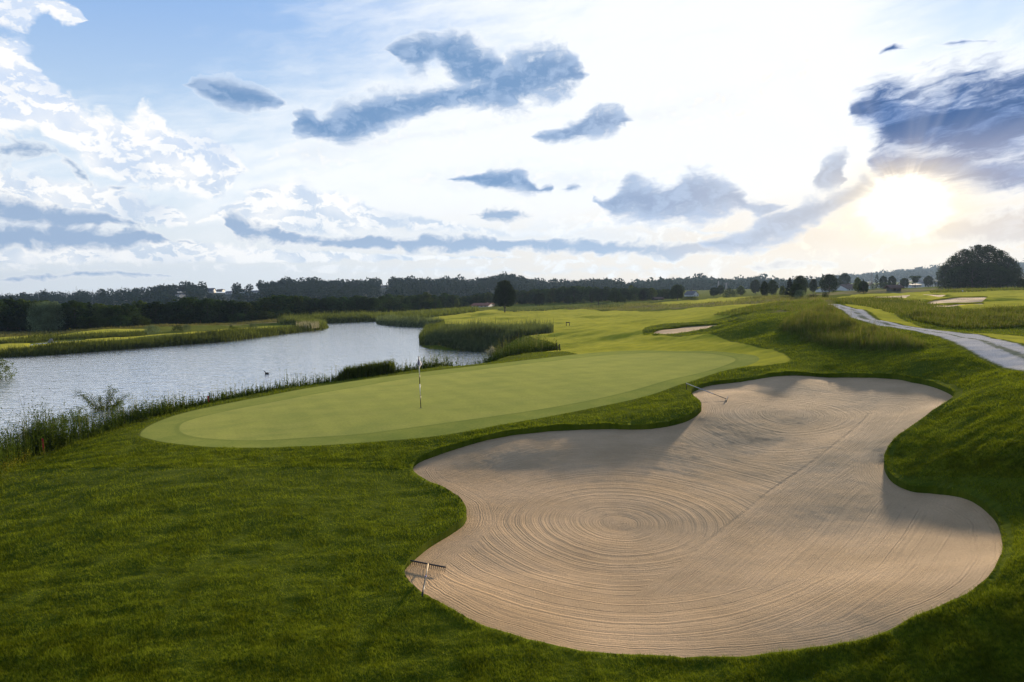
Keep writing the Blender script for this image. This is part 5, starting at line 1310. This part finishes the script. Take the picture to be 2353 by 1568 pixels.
# boulder by the pond
p = ground_at(117, 789); k = p[1] / FPX
bd = Geo().ball((0, 0, 3.4 * k), (6.5 * k, 3.0 * k, 4.2 * k), 14, 9, .35).ball((2 * k, -.2, 7 * k), (4 * k, 2.2 * k, 3.6 * k), 12, 8, .4).build('boulder', M['stone'], smooth=False)
bd.location = p; tag(bd, 'grey angular boulder beside the small pond', 'boulder')
# duck on the river
p = at_z([613], [860], WZ)[0]
dk = Geo().ball((0, 0, .05), (.24, .11, .10), 12, 8).tube([(.17, 0, .08), (.22, 0, .17), (.25, 0, .23)], [.045, .035, .04], 7).ball((.27, 0, .25), (.06, .045, .045), 9, 6).tube([(.31, 0, .245), (.38, 0, .235)], [.018, .01], 5).tube([(-.2, 0, .08), (-.31, 0, .14)], [.06, .015], 6).build('duck', M['duck'], smooth=True)
dk.location = p; dk.rotation_euler[2] = 2.6; dk.scale = (1.1, 1.1, 1.1); tag(dk, 'lone dark duck swimming on the river', 'duck')
# rakes
def make_rake(name, head_l, head_r, joint, end, label, split=None, grip=('alu', 'black')):
    """head from head_l to head_r, handle from the joint to end, all world points"""
    head_l, head_r, joint, end = [np.array(q, float) for q in (head_l, head_r, joint, end)]
    o = empty(name, joint, label, 'rake'); L = head_l - joint; Rr = head_r - joint; E = end - joint
    ax = (Rr - L); ln = np.linalg.norm(ax); ax /= ln
    hd = Geo().tube([L, Rr], [.016, .016], 6)
    hd.build('rake_head', M['black'], o)
    back = np.cross(ax, [0, 0, 1]); back /= np.linalg.norm(back)
    nt_ = 19
    for i in range(nt_):
        q = L + ax * ln * (i + .2) / (nt_ - .6)
        Geo().tube([q, q + back * .012 + [0, 0, -.05], q + back * .03 + [0, 0, -.092]], [.007, .006, .003], 5).build('tine', M['black'], o)
    c0 = split or .3
    rod(np.zeros(3), E * c0, .013, 'shaft', grip[0], o)
    rod(E * c0, E * (c0 + .06), .017, 'ferrule', 'blue' if split else 'alu', o)
    rod(E * (c0 + .06), E, .017, 'handle', grip[1], o, .016)
    return o
sand0 = lambda x, y: sand_surface(0, np.array([[x, y]]))[0]
hl = at_z([943.5], [1288], -.50)[0]; hr_ = at_z([1025], [1304], -.50)[0]
zb = max(sand0(*hl[:2]), sand0(*hr_[:2])) + .09
hl = at_z([943.5], [1288.5], zb)[0]; hr_ = at_z([1024], [1304], zb)[0]
jt = at_z([984], [1296], zb)[0]
en = at_z([970], [1370], zb + .42)[0]
make_rake('rake', hl, hr_, jt, en, 'bunker rake with black toothed head standing at the near left sand edge', .42, ('lightwood', 'black'))
p0 = ground_at(1670, 917); zs = sand0(*p0[:2]) + .08
a1 = at_z([1668.5], [921], zs)[0]; a2 = at_z([1672.5], [911.5], zs)[0]; j2 = at_z([1669], [917], zs)[0]
e2_ = at_z([1577], [881], .75)[0]
rk2 = make_rake('rake', a1, a2, j2, e2_, 'silver-handled bunker rake propped up at the upper left of the sand', None, ('black', 'alu'))
E = e2_ - j2; gz = lz(np.array([e2_[:2] + [.05, 0]]))[0] - j2[2]
rod(E, (E[0] + .02, E[1], gz), .018, 'prop', 'black', rk2)

# ------------------------------------------------------------------ the air
hz_m = bpy.data.materials.new('air'); hz_m.use_nodes = True; hz_m.node_tree.nodes.clear(); H = NT(hz_m.node_tree)
pv = H.n('ShaderNodeVolumePrincipled', ins={'Color': (.48, .68, 1.0, 1), 'Density': .00011, 'Anisotropy': .35})
H.t.links.new(pv.outputs[0], H.n('ShaderNodeOutputMaterial').inputs['Volume'])
hz = Geo().box((0, 1400, 60), (9000, 4600, 140)).build('haze', hz_m); tag(hz, kind='stuff')
